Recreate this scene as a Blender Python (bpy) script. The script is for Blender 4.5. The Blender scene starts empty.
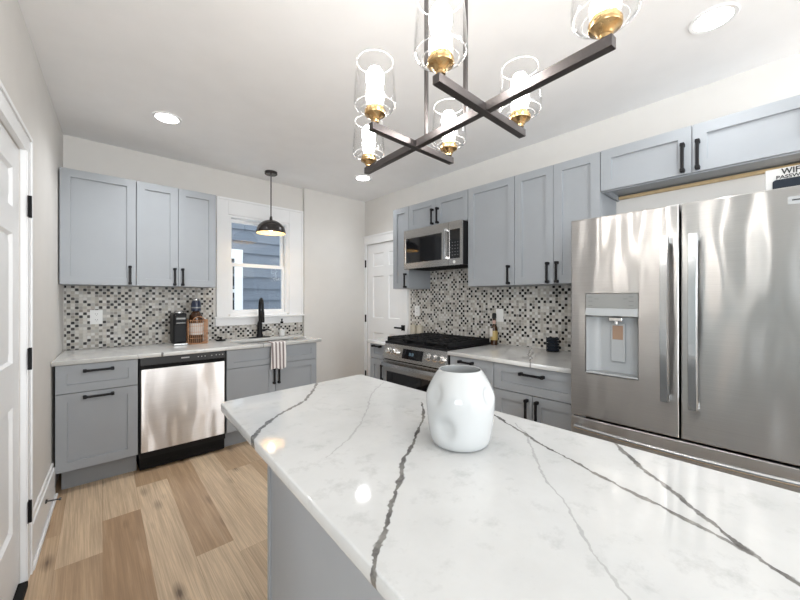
import bpy, bmesh, math, random
from mathutils import Vector, Matrix
random.seed(7)
SC = bpy.context.scene
COL = SC.collection

# ------------------------------------------------------------------ camera, world, big lights, exposure
cam_d = bpy.data.cameras.new('camera')
cam = bpy.data.objects.new('camera', cam_d); COL.objects.link(cam)
cam.location = (0, 0, 1.31)
cam.rotation_euler = (math.radians(90), 0, math.radians(-42.2243))
cam_d.sensor_width = 36.0; cam_d.lens = 349.343 / 800 * 36.0
cam_d.shift_y = -1.08 / 800
cam_d.clip_start = 0.02
SC.camera = cam

SC.view_settings.view_transform = 'Standard'
SC.view_settings.look = 'None'
SC.view_settings.gamma = 1.0
SC.view_settings.use_curve_mapping = False
SC.view_settings.exposure = 0.68

world = bpy.data.worlds.new('world'); SC.world = world
world.use_nodes = True
bg = world.node_tree.nodes['Background']
bg.inputs[0].default_value = (0.80, 0.90, 1.0, 1); bg.inputs[1].default_value = 1.7

def area_light(name, loc, target, sx, sy, power, color):
    d = bpy.data.lights.new(name, 'AREA'); d.shape = 'RECTANGLE'; d.size = sx; d.size_y = sy
    d.energy = power; d.color = color
    o = bpy.data.objects.new(name, d); COL.objects.link(o); o.location = loc
    o.rotation_euler = (Vector(target) - Vector(loc)).to_track_quat('-Z', 'Y').to_euler()
    return o
# added fill lamps, set at made-up windows out of view
area_light('fill_rear', (1.15, -3.05, 1.5), (1.25, 3.2, 2.5), 2.5, 1.9, 66, (0.95, 0.98, 1.0))
area_light('fill_living', (-3.05, -1.9, 1.5), (2.6, 1.6, 1.7), 1.85, 1.7, 72, (0.93, 0.97, 1.0))

# ------------------------------------------------------------------ node helpers
def new_mat(name):
    m = bpy.data.materials.new(name); m.use_nodes = True
    nt = m.node_tree; b = nt.nodes['Principled BSDF']
    return m, nt, b
def N(nt, t, **kw):
    n = nt.nodes.new(t)
    for k, v in kw.items():
        if k.startswith('i_'): n.inputs[int(k[2:])].default_value = v
        else: setattr(n, k, v)
    return n
def math_n(nt, op, a, b=None, c=None, clamp=False):
    n = nt.nodes.new('ShaderNodeMath'); n.operation = op; n.use_clamp = clamp
    for i, x in enumerate((a, b, c)):
        if x is None: continue
        if isinstance(x, (int, float)): n.inputs[i].default_value = x
        else: nt.links.new(x, n.inputs[i])
    return n.outputs[0]
def vec_n(nt, op, a, b=None):
    n = nt.nodes.new('ShaderNodeVectorMath'); n.operation = op
    for i, x in enumerate((a, b)):
        if x is None: continue
        if isinstance(x, (tuple, list, Vector)): n.inputs[i].default_value = tuple(x)
        else: nt.links.new(x, n.inputs[i])
    return n
def mix_c(nt, fac, a, b, blend='MIX'):
    n = nt.nodes.new('ShaderNodeMix'); n.data_type = 'RGBA'; n.blend_type = blend
    for i, x in ((0, fac), (6, a), (7, b)):
        if isinstance(x, (int, float)): n.inputs[i].default_value = x
        elif isinstance(x, tuple): n.inputs[i].default_value = x if len(x) == 4 else (*x, 1)
        else: nt.links.new(x, n.inputs[i])
    return n.outputs[2]
def ramp(nt, fac, stops, interp='LINEAR'):
    n = nt.nodes.new('ShaderNodeValToRGB'); n.color_ramp.interpolation = interp
    e = n.color_ramp.elements
    while len(e) < len(stops): e.new(0.5)
    for el, (p, c) in zip(e, stops):
        el.position = p; el.color = (*c, 1) if len(c) == 3 else c
    nt.links.new(fac, n.inputs[0])
    return n.outputs[0]
def noise(nt, vec, scale, detail=2.0, rough=0.5):
    n = nt.nodes.new('ShaderNodeTexNoise'); n.inputs['Scale'].default_value = scale
    n.inputs['Detail'].default_value = detail; n.inputs['Roughness'].default_value = rough
    if vec is not None: nt.links.new(vec, n.inputs['Vector'])
    return n
def pos(nt):
    return nt.nodes.new('ShaderNodeNewGeometry').outputs['Position']
def bump(nt, b, height, strength, dist=0.01):
    n = nt.nodes.new('ShaderNodeBump'); n.inputs['Strength'].default_value = strength
    n.inputs['Distance'].default_value = dist
    nt.links.new(height, n.inputs['Height']); nt.links.new(n.outputs[0], b.inputs['Normal'])

def paint(name, c, rough=0.5, var=0.03, bs=0.0, scale=6.0, spec=0.5):
    m, nt, b = new_mat(name)
    p = pos(nt); nz = noise(nt, p, scale, 4.0)
    lo = tuple(x * (1 - var) for x in c); hi = tuple(min(1, x * (1 + var)) for x in c)
    nt.links.new(ramp(nt, nz.outputs[0], [(0.3, lo), (0.7, hi)]), b.inputs['Base Color'])
    b.inputs['Roughness'].default_value = rough
    b.inputs['Specular IOR Level'].default_value = spec
    if bs: bump(nt, b, noise(nt, p, 220.0, 2.0).outputs[0], bs, 0.002)
    return m

def metal(name, c, rough=0.3, aniso=0.0, tangent=None, wave=0.0, wave_scale=(1, 1, 1), brush=None):
    m, nt, b = new_mat(name)
    b.inputs['Metallic'].default_value = 1.0
    b.inputs['Base Color'].default_value = (*c, 1); b.inputs['Roughness'].default_value = rough
    p = pos(nt)
    if brush:
        mp = N(nt, 'ShaderNodeMapping'); mp.inputs['Scale'].default_value = brush; nt.links.new(p, mp.inputs[0])
        nz = noise(nt, mp.outputs[0], 1.0, 3.0)
        nt.links.new(ramp(nt, nz.outputs[0], [(0.3, tuple(x * .94 for x in c)), (0.7, tuple(min(1, x * 1.05) for x in c))]), b.inputs['Base Color'])
    else:
        nz = noise(nt, p, 30.0, 2.0)
        nt.links.new(math_n(nt, 'MULTIPLY_ADD', nz.outputs[0], 0.08, rough - 0.04), b.inputs['Roughness'])
    if aniso:
        b.inputs['Anisotropic'].default_value = aniso
        if tangent is not None:
            tn = N(nt, 'ShaderNodeCombineXYZ')
            for i in range(3): tn.inputs[i].default_value = tangent[i]
            nt.links.new(tn.outputs[0], b.inputs['Tangent'])
    if wave:
        mp = N(nt, 'ShaderNodeMapping'); mp.inputs['Scale'].default_value = wave_scale; nt.links.new(p, mp.inputs[0])
        bump(nt, b, noise(nt, mp.outputs[0], 1.0, 1.0, 0.4).outputs[0], 1.0, wave)
    return m

def thin_glass(name, tint=(1, 1, 1), ior=1.45, gain=1.0):
    m = bpy.data.materials.new(name); m.use_nodes = True
    nt = m.node_tree; nt.nodes.clear()
    out = N(nt, 'ShaderNodeOutputMaterial'); mx = N(nt, 'ShaderNodeMixShader')
    tr = N(nt, 'ShaderNodeBsdfTransparent'); gl = N(nt, 'ShaderNodeBsdfGlossy')
    tr.inputs[0].default_value = (*tint, 1); gl.inputs['Roughness'].default_value = 0.02
    # Schlick reflectance of a thin sheet, the same from both of its sides
    ge = N(nt, 'ShaderNodeNewGeometry')
    cs = math_n(nt, 'ABSOLUTE', vec_n(nt, 'DOT_PRODUCT', ge.outputs['Normal'], ge.outputs['Incoming']).outputs['Value'])
    f0 = ((ior - 1) / (ior + 1)) ** 2
    f = math_n(nt, 'MULTIPLY_ADD', math_n(nt, 'POWER', math_n(nt, 'SUBTRACT', 1.0, cs), 5.0), (1 - f0) * gain, f0, clamp=True)
    nt.links.new(f, mx.inputs[0])
    nt.links.new(tr.outputs[0], mx.inputs[1]); nt.links.new(gl.outputs[0], mx.inputs[2])
    nt.links.new(mx.outputs[0], out.inputs[0])
    return m

def emit(name, c, s):
    m, nt, b = new_mat(name)
    b.inputs['Base Color'].default_value = (*c, 1)
    b.inputs['Emission Color'].default_value = (*c, 1); b.inputs['Emission Strength'].default_value = s
    return m

def quartz(name, veins, origin=(0, 0), base=(0.585, 0.59, 0.585), rough=0.065):
    """veins: list of (points, half width, colour strength); drawn in plan, wandering with a noise"""
    m, nt, b = new_mat(name)
    p = pos(nt)
    n1 = noise(nt, p, 5.0, 5.0, 0.65); n2 = noise(nt, p, 38.0, 3.0, 0.6)
    d1 = vec_n(nt, 'SUBTRACT', n1.outputs[1], (0.5, 0.5, 0.5)).outputs[0]
    d2 = vec_n(nt, 'SUBTRACT', n2.outputs[1], (0.5, 0.5, 0.5)).outputs[0]
    s1 = N(nt, 'ShaderNodeVectorMath', operation='SCALE'); nt.links.new(d1, s1.inputs[0]); s1.inputs['Scale'].default_value = 0.035
    s2 = N(nt, 'ShaderNodeVectorMath', operation='SCALE'); nt.links.new(d2, s2.inputs[0]); s2.inputs['Scale'].default_value = 0.014
    q = vec_n(nt, 'ADD', vec_n(nt, 'ADD', p, s1.outputs[0]).outputs[0], s2.outputs[0]).outputs[0]
    q = vec_n(nt, 'MULTIPLY', q, (1, 1, 0)).outputs[0]
    cloud = noise(nt, p, 3.2, 6.0, 0.62)
    fleck = noise(nt, p, 16.0, 6.0, 0.7)
    c0 = ramp(nt, cloud.outputs[0], [(0.36, tuple(x * 0.90 for x in base)), (0.60, base)])
    c0 = mix_c(nt, ramp(nt, fleck.outputs[0], [(0.55, (0, 0, 0)), (0.72, (0.75, 0.75, 0.75))]), c0, tuple(x * .74 for x in base))
    wn = noise(nt, p, 22.0, 4.0, 0.6)
    col = c0
    for pts, w, st in veins:
        dmin = None
        for a, c in zip(pts[:-1], pts[1:]):
            a3 = Vector((a[0], a[1], 0)); ab = Vector((c[0], c[1], 0)) - a3
            pa = vec_n(nt, 'SUBTRACT', q, a3).outputs[0]
            t = math_n(nt, 'MULTIPLY', vec_n(nt, 'DOT_PRODUCT', pa, ab).outputs['Value'], 1 / ab.length_squared, clamp=True)
            sc = N(nt, 'ShaderNodeVectorMath', operation='SCALE'); sc.inputs[0].default_value = ab; nt.links.new(t, sc.inputs['Scale'])
            dd = vec_n(nt, 'DISTANCE', pa, sc.outputs[0]).outputs['Value']
            dmin = dd if dmin is None else math_n(nt, 'MINIMUM', dmin, dd)
        ww = math_n(nt, 'MULTIPLY', ramp(nt, wn.outputs[0], [(0.3, (0.25,) * 3), (0.7, (1.5,) * 3)]), w)
        rel = math_n(nt, 'DIVIDE', dmin, ww)
        core = ramp(nt, math_n(nt, 'MULTIPLY', rel, 0.5), [(0.38, (st,) * 3), (0.62, (0,) * 3)])
        halo = ramp(nt, math_n(nt, 'DIVIDE', dmin, w * 7), [(0.0, (0.22 * st,) * 3), (1.0, (0,) * 3)])
        col = mix_c(nt, halo, col, (0.50, 0.50, 0.49))
        vc = ramp(nt, fleck.outputs[0], [(0.40, (0.065, 0.062, 0.060)), (0.70, (0.24, 0.23, 0.21))])
        col = mix_c(nt, core, col, vc)
    nt.links.new(col, b.inputs['Base Color'])
    b.inputs['Roughness'].default_value = rough
    return m

def mosaic(name, axis):
    """inch-square stone and glass mosaic; axis 'x' for the back wall, 'y' for the right wall"""
    m, nt, b = new_mat(name)
    sp = N(nt, 'ShaderNodeSeparateXYZ'); nt.links.new(pos(nt), sp.inputs[0])
    P = 1 / 0.0245
    u = math_n(nt, 'MULTIPLY', sp.outputs['X' if axis == 'x' else 'Y'], P)
    v = math_n(nt, 'MULTIPLY', sp.outputs['Z'], P)
    fu = math_n(nt, 'FLOOR', u); fv = math_n(nt, 'FLOOR', v)
    cb = N(nt, 'ShaderNodeCombineXYZ'); nt.links.new(fu, cb.inputs[0]); nt.links.new(fv, cb.inputs[1])
    wn = N(nt, 'ShaderNodeTexWhiteNoise', noise_dimensions='2D'); nt.links.new(cb.outputs[0], wn.inputs['Vector'])
    # darker tiles sit on one colour of the chequer so they meet at corners, as laid
    par = math_n(nt, 'MODULO', math_n(nt, 'ABSOLUTE', math_n(nt, 'ADD', fu, fv)), 2.0)
    val = math_n(nt, 'ADD', math_n(nt, 'MULTIPLY', wn.outputs['Value'], 0.62), math_n(nt, 'MULTIPLY', par, 0.36))
    tile = ramp(nt, val, [(0.0, (0.008, 0.007, 0.007)), (0.255, (0.05, 0.042, 0.038)), (0.30, (0.26, 0.24, 0.215)),
                          (0.37, (0.42, 0.39, 0.345)), (0.48, (0.58, 0.56, 0.52)), (0.60, (0.43, 0.42, 0.40)),
                          (0.68, (0.62, 0.61, 0.58)), (0.80, (0.52, 0.49, 0.44)), (0.86, (0.66, 0.65, 0.63)), (0.94, (0.33, 0.315, 0.29))], 'CONSTANT')
    gu = math_n(nt, 'ABSOLUTE', math_n(nt, 'SUBTRACT', math_n(nt, 'FRACT', u), 0.5))
    gv = math_n(nt, 'ABSOLUTE', math_n(nt, 'SUBTRACT', math_n(nt, 'FRACT', v), 0.5))
    g4 = math_n(nt, 'POWER', math_n(nt, 'ADD', math_n(nt, 'POWER', gu, 5.0), math_n(nt, 'POWER', gv, 5.0)), 0.2)
    g = ramp(nt, g4, [(0.43, (0, 0, 0)), (0.47, (1, 1, 1))])
    nt.links.new(mix_c(nt, g, tile, (0.50, 0.48, 0.45)), b.inputs['Base Color'])
    nt.links.new(math_n(nt, 'MULTIPLY_ADD', g, 0.4, 0.38), b.inputs['Roughness']); b.inputs['Specular IOR Level'].default_value = 0.25
    bump(nt, b, math_n(nt, 'SUBTRACT', 1.0, g), 0.4, 0.002)
    return m

def floor_mat():
    m, nt, b = new_mat('oak_planks')
    at = N(nt, 'ShaderNodeAttribute', attribute_name='plank')
    sp = N(nt, 'ShaderNodeSeparateColor'); nt.links.new(at.outputs['Color'], sp.inputs[0])
    off = N(nt, 'ShaderNodeCombineXYZ')
    nt.links.new(math_n(nt, 'MULTIPLY', sp.outputs[1], 37.0), off.inputs[0]); nt.links.new(math_n(nt, 'MULTIPLY', sp.outputs[2], 23.0), off.inputs[1])
    p = vec_n(nt, 'ADD', pos(nt), off.outputs[0]).outputs[0]
    mp = N(nt, 'ShaderNodeMapping'); mp.inputs['Scale'].default_value = (11, 0.55, 1); nt.links.new(p, mp.inputs[0])
    gr = noise(nt, mp.outputs[0], 2.2, 6.0, 0.62)
    mp2 = N(nt, 'ShaderNodeMapping'); mp2.inputs['Scale'].default_value = (85, 1.4, 1); nt.links.new(p, mp2.inputs[0])
    fine = noise(nt, mp2.outputs[0], 2.0, 4.0, 0.6)
    mp3 = N(nt, 'ShaderNodeMapping'); mp3.inputs['Scale'].default_value = (7.5, 2.6, 1); nt.links.new(p, mp3.inputs[0])
    vo = N(nt, 'ShaderNodeTexVoronoi'); vo.inputs['Scale'].default_value = 1.0; nt.links.new(mp3.outputs[0], vo.inputs['Vector'])
    vo.inputs['Randomness'].default_value = 1.0
    light = (0.82, 0.645, 0.45); dark = (0.43, 0.275, 0.155)
    base = mix_c(nt, sp.outputs[0], light, dark)
    c = mix_c(nt, ramp(nt, gr.outputs[0], [(0.36, (0.62,) * 3), (0.60, (0,) * 3)]), base, mix_c(nt, 0.55, base, (0.20, 0.125, 0.075)))
    c = mix_c(nt, ramp(nt, gr.outputs[0], [(0.55, (0,) * 3), (0.75, (0.45,) * 3)]), c, (0.60, 0.46, 0.33))
    c = mix_c(nt, ramp(nt, fine.outputs[0], [(0.42, (0.30,) * 3), (0.60, (0,) * 3)]), c, (0.22, 0.14, 0.085))
    kd = math_n(nt, 'ADD', vo.outputs['Distance'], math_n(nt, 'MULTIPLY_ADD', fine.outputs[0], 0.14, -0.07))
    c = mix_c(nt, ramp(nt, kd, [(0.03, (0.9,) * 3), (0.09, (0.5,) * 3), (0.24, (0,) * 3)]), c, (0.10, 0.062, 0.038))
    nt.links.new(c, b.inputs['Base Color'])
    b.inputs['Roughness'].default_value = 0.42
    bump(nt, b, fine.outputs[0], 0.12, 0.002)
    return m

def stripes(name):
    m, nt, b = new_mat(name)
    sp = N(nt, 'ShaderNodeSeparateXYZ'); nt.links.new(pos(nt), sp.inputs[0])
    f = math_n(nt, 'FRACT', math_n(nt, 'MULTIPLY', math_n(nt, 'SUBTRACT', sp.outputs[0], 1.296), 1 / 0.0345))
    c = ramp(nt, f, [(0.0, (0.24, 0.20, 0.20)), (0.46, (0.78, 0.74, 0.72)), (0.56, (0.62, 0.56, 0.55)), (0.60, (0.80, 0.77, 0.75))], 'CONSTANT')
    nt.links.new(c, b.inputs['Base Color']); b.inputs['Roughness'].default_value = 0.9
    bump(nt, b, noise(nt, pos(nt), 400.0, 2.0).outputs[0], 0.3, 0.002)
    return m

def siding_mat():
    m, nt, b = new_mat('painted_siding')
    mp = N(nt, 'ShaderNodeMapping'); mp.inputs['Scale'].default_value = (3, 3, 40); nt.links.new(pos(nt), mp.inputs[0])
    nz = noise(nt, mp.outputs[0], 1.5, 4.0)
    nt.links.new(ramp(nt, nz.outputs[0], [(0.3, (0.155, 0.178, 0.215)), (0.7, (0.185, 0.21, 0.25))]), b.inputs['Base Color'])
    b.inputs['Roughness'].default_value = 0.6
    return m

MT = {}
MT['ceiling'] = paint('ceiling_paint', (0.90, 0.90, 0.905), 0.9, 0.015, 0.15)
MT['wall'] = paint('greige_wall_paint', (0.70, 0.68, 0.65), 0.85, 0.015, 0.15)
MT['trim'] = paint('white_trim_paint', (0.86, 0.865, 0.87), 0.4, 0.01)
MT['cab'] = paint('grey_cabinet_paint', (0.325, 0.345, 0.368), 0.42, 0.02)
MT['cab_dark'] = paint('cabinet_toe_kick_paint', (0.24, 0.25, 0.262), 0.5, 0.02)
MT['ply'] = paint('raw_plywood', (0.60, 0.44, 0.24), 0.7, 0.08, 0, 30)
MT['black'] = paint('matte_black_metal', (0.006, 0.006, 0.007), 0.5, 0.1, spec=0.25)
MT['gap'] = paint('black_rubber', (0.006, 0.006, 0.006), 0.7, 0.1, spec=0.2)
MT['black_gloss'] = paint('black_glass', (0.008, 0.008, 0.009), 0.06, 0.1)
MT['black_plastic'] = paint('black_plastic', (0.009, 0.009, 0.010), 0.45, 0.1, spec=0.2)
MT['dark_grey'] = paint('dark_grey_panel', (0.035, 0.035, 0.037), 0.3, 0.05, spec=0.4)
MT['iron'] = paint('cast_iron', (0.009, 0.009, 0.010), 0.6, 0.2, 0.3, 60, 0.3)
MT['steel_fridge'] = metal('brushed_steel_fridge', (0.50, 0.492, 0.485), 0.30, 0.95, (0, 0, 1), 0.017, (1, 7.0, 1.8), (2, 2, 500))
MT['steel_dw'] = metal('brushed_steel_dishwasher', (0.64, 0.61, 0.59), 0.30, 0.95, (0, 0, 1), 0.017, (7.0, 1, 1.8), (2, 2, 500))
MT['steel'] = metal('brushed_steel', (0.52, 0.505, 0.485), 0.26, 0.4, (0, 0, 1), 0, None, (3, 3, 400))
MT['steel_polish'] = metal('polished_steel', (0.52, 0.53, 0.54), 0.20)
MT['steel_sink'] = metal('satin_sink_steel', (0.42, 0.41, 0.39), 0.3)
MT['grey_plastic'] = paint('silver_grey_plastic', (0.36, 0.375, 0.385), 0.35, 0.03)
MT['grey_panel'] = paint('grey_control_panel', (0.23, 0.235, 0.23), 0.3, 0.03)
MT['chrome'] = metal('chrome', (0.86, 0.86, 0.86), 0.07)
MT['brass'] = metal('satin_brass', (0.50, 0.335, 0.16), 0.27)
MT['bronze'] = metal('brushed_gunmetal', (0.125, 0.115, 0.115), 0.36)
MT['copper'] = metal('copper_wire', (0.55, 0.30, 0.17), 0.35)
MT['glass'] = thin_glass('clear_glass', (0.985, 0.985, 0.985), 1.5, 1.3)
_m, _nt, _b = new_mat('glass_rim_highlight')
_b.inputs['Base Color'].default_value = (0.9, 0.9, 0.9, 1); _b.inputs['Roughness'].default_value = 0.15; _b.inputs['Alpha'].default_value = 0.33  # glass rims, their bright edge reflections put in as translucent white
MT['rim_highlight'] = _m
MT['pane'] = thin_glass('window_pane_glass', (0.97, 0.98, 0.98), 1.5, 1.0)
MT['bulb'] = emit('lit_bulb', (1.0, 0.96, 0.91), 50.0)
MT['led'] = emit('lit_led_lens', (1.0, 0.99, 0.98), 12.0)
MT['pendant_bulb'] = emit('lit_pendant_bulb', (1.0, 0.85, 0.62), 26.0)
MT['shade_inside'] = paint('gold_leaf_lining', (0.80, 0.62, 0.36), 0.4, 0.03)
MT['bronze_dark'] = paint('oil_rubbed_bronze', (0.030, 0.026, 0.025), 0.25, 0.1)
MT['plate'] = paint('white_outlet_plastic', (0.80, 0.80, 0.79), 0.35, 0.01)
MT['slot'] = paint('outlet_slot', (0.05, 0.05, 0.05), 0.6, 0.01)
MT['ceramic'] = paint('white_glazed_ceramic', (0.44, 0.45, 0.45), 0.07, 0.01)
MT['canister'] = paint('beige_stoneware', (0.52, 0.47, 0.38), 0.45, 0.06)
MT['amber'] = paint('dark_amber_glass', (0.045, 0.018, 0.008), 0.08, 0.1)
MT['navy'] = paint('navy_foil', (0.010, 0.018, 0.045), 0.3, 0.1)
MT['label'] = paint('paper_label', (0.72, 0.69, 0.66), 0.6, 0.03)
MT['gold_label'] = paint('gold_foil_label', (0.45, 0.33, 0.12), 0.35, 0.05)
MT['towel'] = stripes('striped_cotton')
MT['tile_back'] = mosaic('mosaic_back', 'x'); MT['tile_right'] = mosaic('mosaic_right', 'y')
MT['floor'] = floor_mat()
MT['siding'] = siding_mat()
MT['slate'] = paint('dark_chalkboard', (0.018, 0.024, 0.034), 0.7, 0.1, spec=0.2)
MT['ink'] = paint('black_lettering', (0.02, 0.02, 0.02), 0.6, 0.01)
MT['ext_glass'] = paint('dark_neighbour_glass', (0.03, 0.035, 0.045), 0.1, 0.1)
MT['spring'] = paint('black_spring_steel', (0.015, 0.015, 0.015), 0.35, 0.1)
MT['mirror_display'] = paint('oven_display_glass', (0.006, 0.006, 0.008), 0.05, 0.1)
MT['digits'] = emit('lit_digits', (0.10, 0.16, 0.20), 0.25)
MT['marking'] = paint('grey_marking', (0.55, 0.55, 0.55), 0.5, 0.01)
MT['keymark'] = paint('dim_grey_marking', (0.16, 0.16, 0.165), 0.5, 0.01)
MT['brown_film'] = paint('brown_dispenser_film', (0.30, 0.20, 0.14), 0.3, 0.02)

VEINS = [
    ([(0.84, 1.53), (0.795, 1.461), (0.67, 1.315), (0.532, 1.221), (0.423, 1.122), (0.33, 0.985)], 0.0065, 0.92),
    ([(1.00, 0.97), (0.889, 0.854), (0.78, 0.775), (0.602, 0.645), (0.517, 0.576), (0.412, 0.486), (0.349, 0.442), (0.27, 0.36)], 0.0055, 0.95),
    ([(1.16, 0.86), (1.084, 0.705), (0.978, 0.491), (0.904, 0.315), (0.839, 0.134), (0.801, 0.038), (0.74, -0.05), (0.60, -0.30)], 0.0054, 0.95),
    ([(1.16, 0.37), (1.124, 0.329), (1.017, 0.24), (0.899, 0.128), (0.801, 0.038)], 0.0058, 0.95),
    ([(1.06, 0.60), (1.013, 0.541), (0.815, 0.396), (0.704, 0.282), (0.616, 0.215), (0.557, 0.153), (0.43, 0.0)], 0.0030, 0.32),
    ([(1.10, 1.33), (0.92, 1.20), (0.72, 0.98), (0.58, 0.86), (0.47, 0.80)], 0.0030, 0.26),
]
MT['quartz_island'] = quartz('veined_white_quartz', VEINS)
MT['quartz_right'] = quartz('veined_quartz_range_run', [([(2.78, 1.42), (2.62, 1.36), (2.42, 1.27), (2.32, 1.18), (2.24, 1.16), (2.05, 1.06)], 0.0045, 0.7)], base=(0.74, 0.74, 0.73))
MT['quartz_back'] = quartz('veined_quartz_sink_run', [([(0.42, 3.25), (0.47, 3.19)], 0.005, 0.8), ([(1.20, 3.30), (1.235, 3.18)], 0.004, 0.7), ([(0.02, 3.85), (0.2, 3.5), (0.30, 3.2)], 0.002, 0.3)], base=(0.72, 0.72, 0.70))

# ------------------------------------------------------------------ mesh helpers
W2 = lambda s, d, z: (s, d, z)
def onA(yf): return lambda s, d, z: (s, yf - d, z)          # faces -Y (sink wall); s along X
def onB(xf): return lambda s, d, z: (xf - d, s, z)          # faces -X (range wall); s along Y
_tl = 0.0596; _nl = math.hypot(1, _tl)
def onL(s, d, z):                                           # left wall; s runs from the far corner to the camera
    return (-0.117 - _tl / _nl * s + d / _nl, 3.878 - s / _nl - d * _tl / _nl, z)
def sL(y): return (3.878 - y) * _nl

def nb(): return bmesh.new()
def box(bm, s0, s1, d0, d1, z0, z1, mp=W2, bev=0.0, seg=2, mi=0):
    vs = [bm.verts.new(mp(s, d, z)) for s in (s0, s1) for d in (d0, d1) for z in (z0, z1)]
    fs = []
    for q in ((0, 1, 3, 2), (4, 6, 7, 5), (0, 4, 5, 1), (2, 3, 7, 6), (0, 2, 6, 4), (1, 5, 7, 3)):
        f = bm.faces.new([vs[i] for i in q]); f.material_index = mi; fs.append(f)
    bmesh.ops.recalc_face_normals(bm, faces=fs)
    if bev:
        es = list({e for f in fs for e in f.edges})
        r = bmesh.ops.bevel(bm, geom=es, offset=bev, segments=seg, profile=0.5, affect='EDGES')
        for f in r['faces']: f.material_index = mi
def hexa(bm, pts, mi=0, bev=0.0):
    """pts: 8 points ordered like box(): s0d0z0 s0d0z1 s0d1z0 s0d1z1 s1..."""
    vs = [bm.verts.new(p) for p in pts]; fs = []
    for q in ((0, 1, 3, 2), (4, 6, 7, 5), (0, 4, 5, 1), (2, 3, 7, 6), (0, 2, 6, 4), (1, 5, 7, 3)):
        f = bm.faces.new([vs[i] for i in q]); f.material_index = mi; fs.append(f)
    bmesh.ops.recalc_face_normals(bm, faces=fs)
    if bev:
        bmesh.ops.bevel(bm, geom=list({e for f in fs for e in f.edges}), offset=bev, segments=2, profile=0.5, affect='EDGES')
def lathe(bm, prof, c=(0, 0, 0), seg=32, mi=0, axis=None, fn=None):
    """prof: (r, h) list; axis: a unit vector to turn round (default z); fn(theta, r, h) -> r"""
    if axis is None: X, Y, Z = Vector((1, 0, 0)), Vector((0, 1, 0)), Vector((0, 0, 1))
    else:
        Z = Vector(axis).normalized(); X = Z.orthogonal().normalized(); Y = Z.cross(X)
    c = Vector(c); rings = []
    for r, h in prof:
        if r < 1e-6: rings.append([bm.verts.new(c + Z * h)])
        else:
            ring = []
            for i in range(seg):
                t = 2 * math.pi * i / seg
                rr = fn(t, r, h) if fn else r
                ring.append(bm.verts.new(c + Z * h + X * (rr * math.cos(t)) + Y * (rr * math.sin(t))))
            rings.append(ring)
    fs = []
    for a, b in zip(rings[:-1], rings[1:]):
        for i in range(seg):
            j = (i + 1) % seg
            if len(a) == 1 and len(b) == 1: break
            if len(a) == 1: fs.append(bm.faces.new((a[0], b[j], b[i])))
            elif len(b) == 1: fs.append(bm.faces.new((a[i], a[j], b[0])))
            else: fs.append(bm.faces.new((a[i], a[j], b[j], b[i])))
    for f in fs: f.material_index = mi
    bmesh.ops.recalc_face_normals(bm, faces=fs)
def tube(bm, pts, r, seg=10, mi=0, cap=True):
    pts = [Vector(p) for p in pts]; rings = []
    rr = r if isinstance(r, (list, tuple)) else [r] * len(pts)
    up = None
    for i, p in enumerate(pts):
        t = (pts[min(i + 1, len(pts) - 1)] - pts[max(i - 1, 0)]).normalized()
        if up is None: up = t.orthogonal().normalized()
        else: up = (up - t * up.dot(t)).normalized()
        sd = t.cross(up)
        rings.append([bm.verts.new(p + (up * math.cos(2 * math.pi * k / seg) + sd * math.sin(2 * math.pi * k / seg)) * rr[i]) for k in range(seg)])
    fs = []
    for a, b in zip(rings[:-1], rings[1:]):
        for i in range(seg):
            j = (i + 1) % seg; fs.append(bm.faces.new((a[i], a[j], b[j], b[i])))
    if cap:
        fs.append(bm.faces.new(rings[0][::-1])); fs.append(bm.faces.new(rings[-1]))
    for f in fs: f.material_index = mi
    bmesh.ops.recalc_face_normals(bm, faces=fs)
def panel_slab(bm, s0, s1, z0, z1, d0, d1, cells, steps, mp, bev=0.0015):
    """a slab whose front (d1) carries rectangular cells (a, b, c, d), each stepped by (inset, depth) pairs"""
    ss = sorted({s0, s1} | {c[0] for c in cells} | {c[1] for c in cells})
    zz = sorted({z0, z1} | {c[2] for c in cells} | {c[3] for c in cells})
    g = [[bm.verts.new(mp(s, d1, z)) for z in zz] for s in ss]
    k = [[bm.verts.new(mp(s, d0, z)) for z in (z0, z1)] for s in (s0, s1)]
    fs = []; cellf = [[] for _ in cells]
    for i in range(len(ss) - 1):
        for j in range(len(zz) - 1):
            f = bm.faces.new((g[i][j], g[i + 1][j], g[i + 1][j + 1], g[i][j + 1])); fs.append(f)
            for n, c in enumerate(cells):
                if c[0] - 1e-6 <= ss[i] and ss[i + 1] <= c[1] + 1e-6 and c[2] - 1e-6 <= zz[j] and zz[j + 1] <= c[3] + 1e-6: cellf[n].append(f)
    fs.append(bm.faces.new((k[0][0], k[0][1], k[1][1], k[1][0])))
    fs.append(bm.faces.new([g[i][0] for i in range(len(ss))] + [k[1][0], k[0][0]]))
    fs.append(bm.faces.new([g[i][-1] for i in range(len(ss))] + [k[1][1], k[0][1]]))
    fs.append(bm.faces.new([g[0][j] for j in range(len(zz))] + [k[0][1], k[0][0]]))
    fs.append(bm.faces.new([g[-1][j] for j in range(len(zz))] + [k[1][1], k[1][0]]))
    bmesh.ops.recalc_face_normals(bm, faces=fs)
    for cf in cellf:
        for th, dp in steps:
            bmesh.ops.inset_region(bm, faces=cf, thickness=th, depth=dp, use_even_offset=True)
SHAKER = [(0.0005, 0.0), (0.0010, -0.012)]
SIXP = [(0.001, 0.0), (0.010, -0.012), (0.012, 0.0), (0.024, 0.008)]
def shaker(bm, s0, s1, z0, z1, mp, rail=0.057, d0=0.0, d1=0.02):
    rz = min(rail, (z1 - z0) * 0.30)
    panel_slab(bm, s0, s1, z0, z1, d0, d1, [(s0 + rail, s1 - rail, z0 + rz, z1 - rz)], SHAKER, mp)
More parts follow.
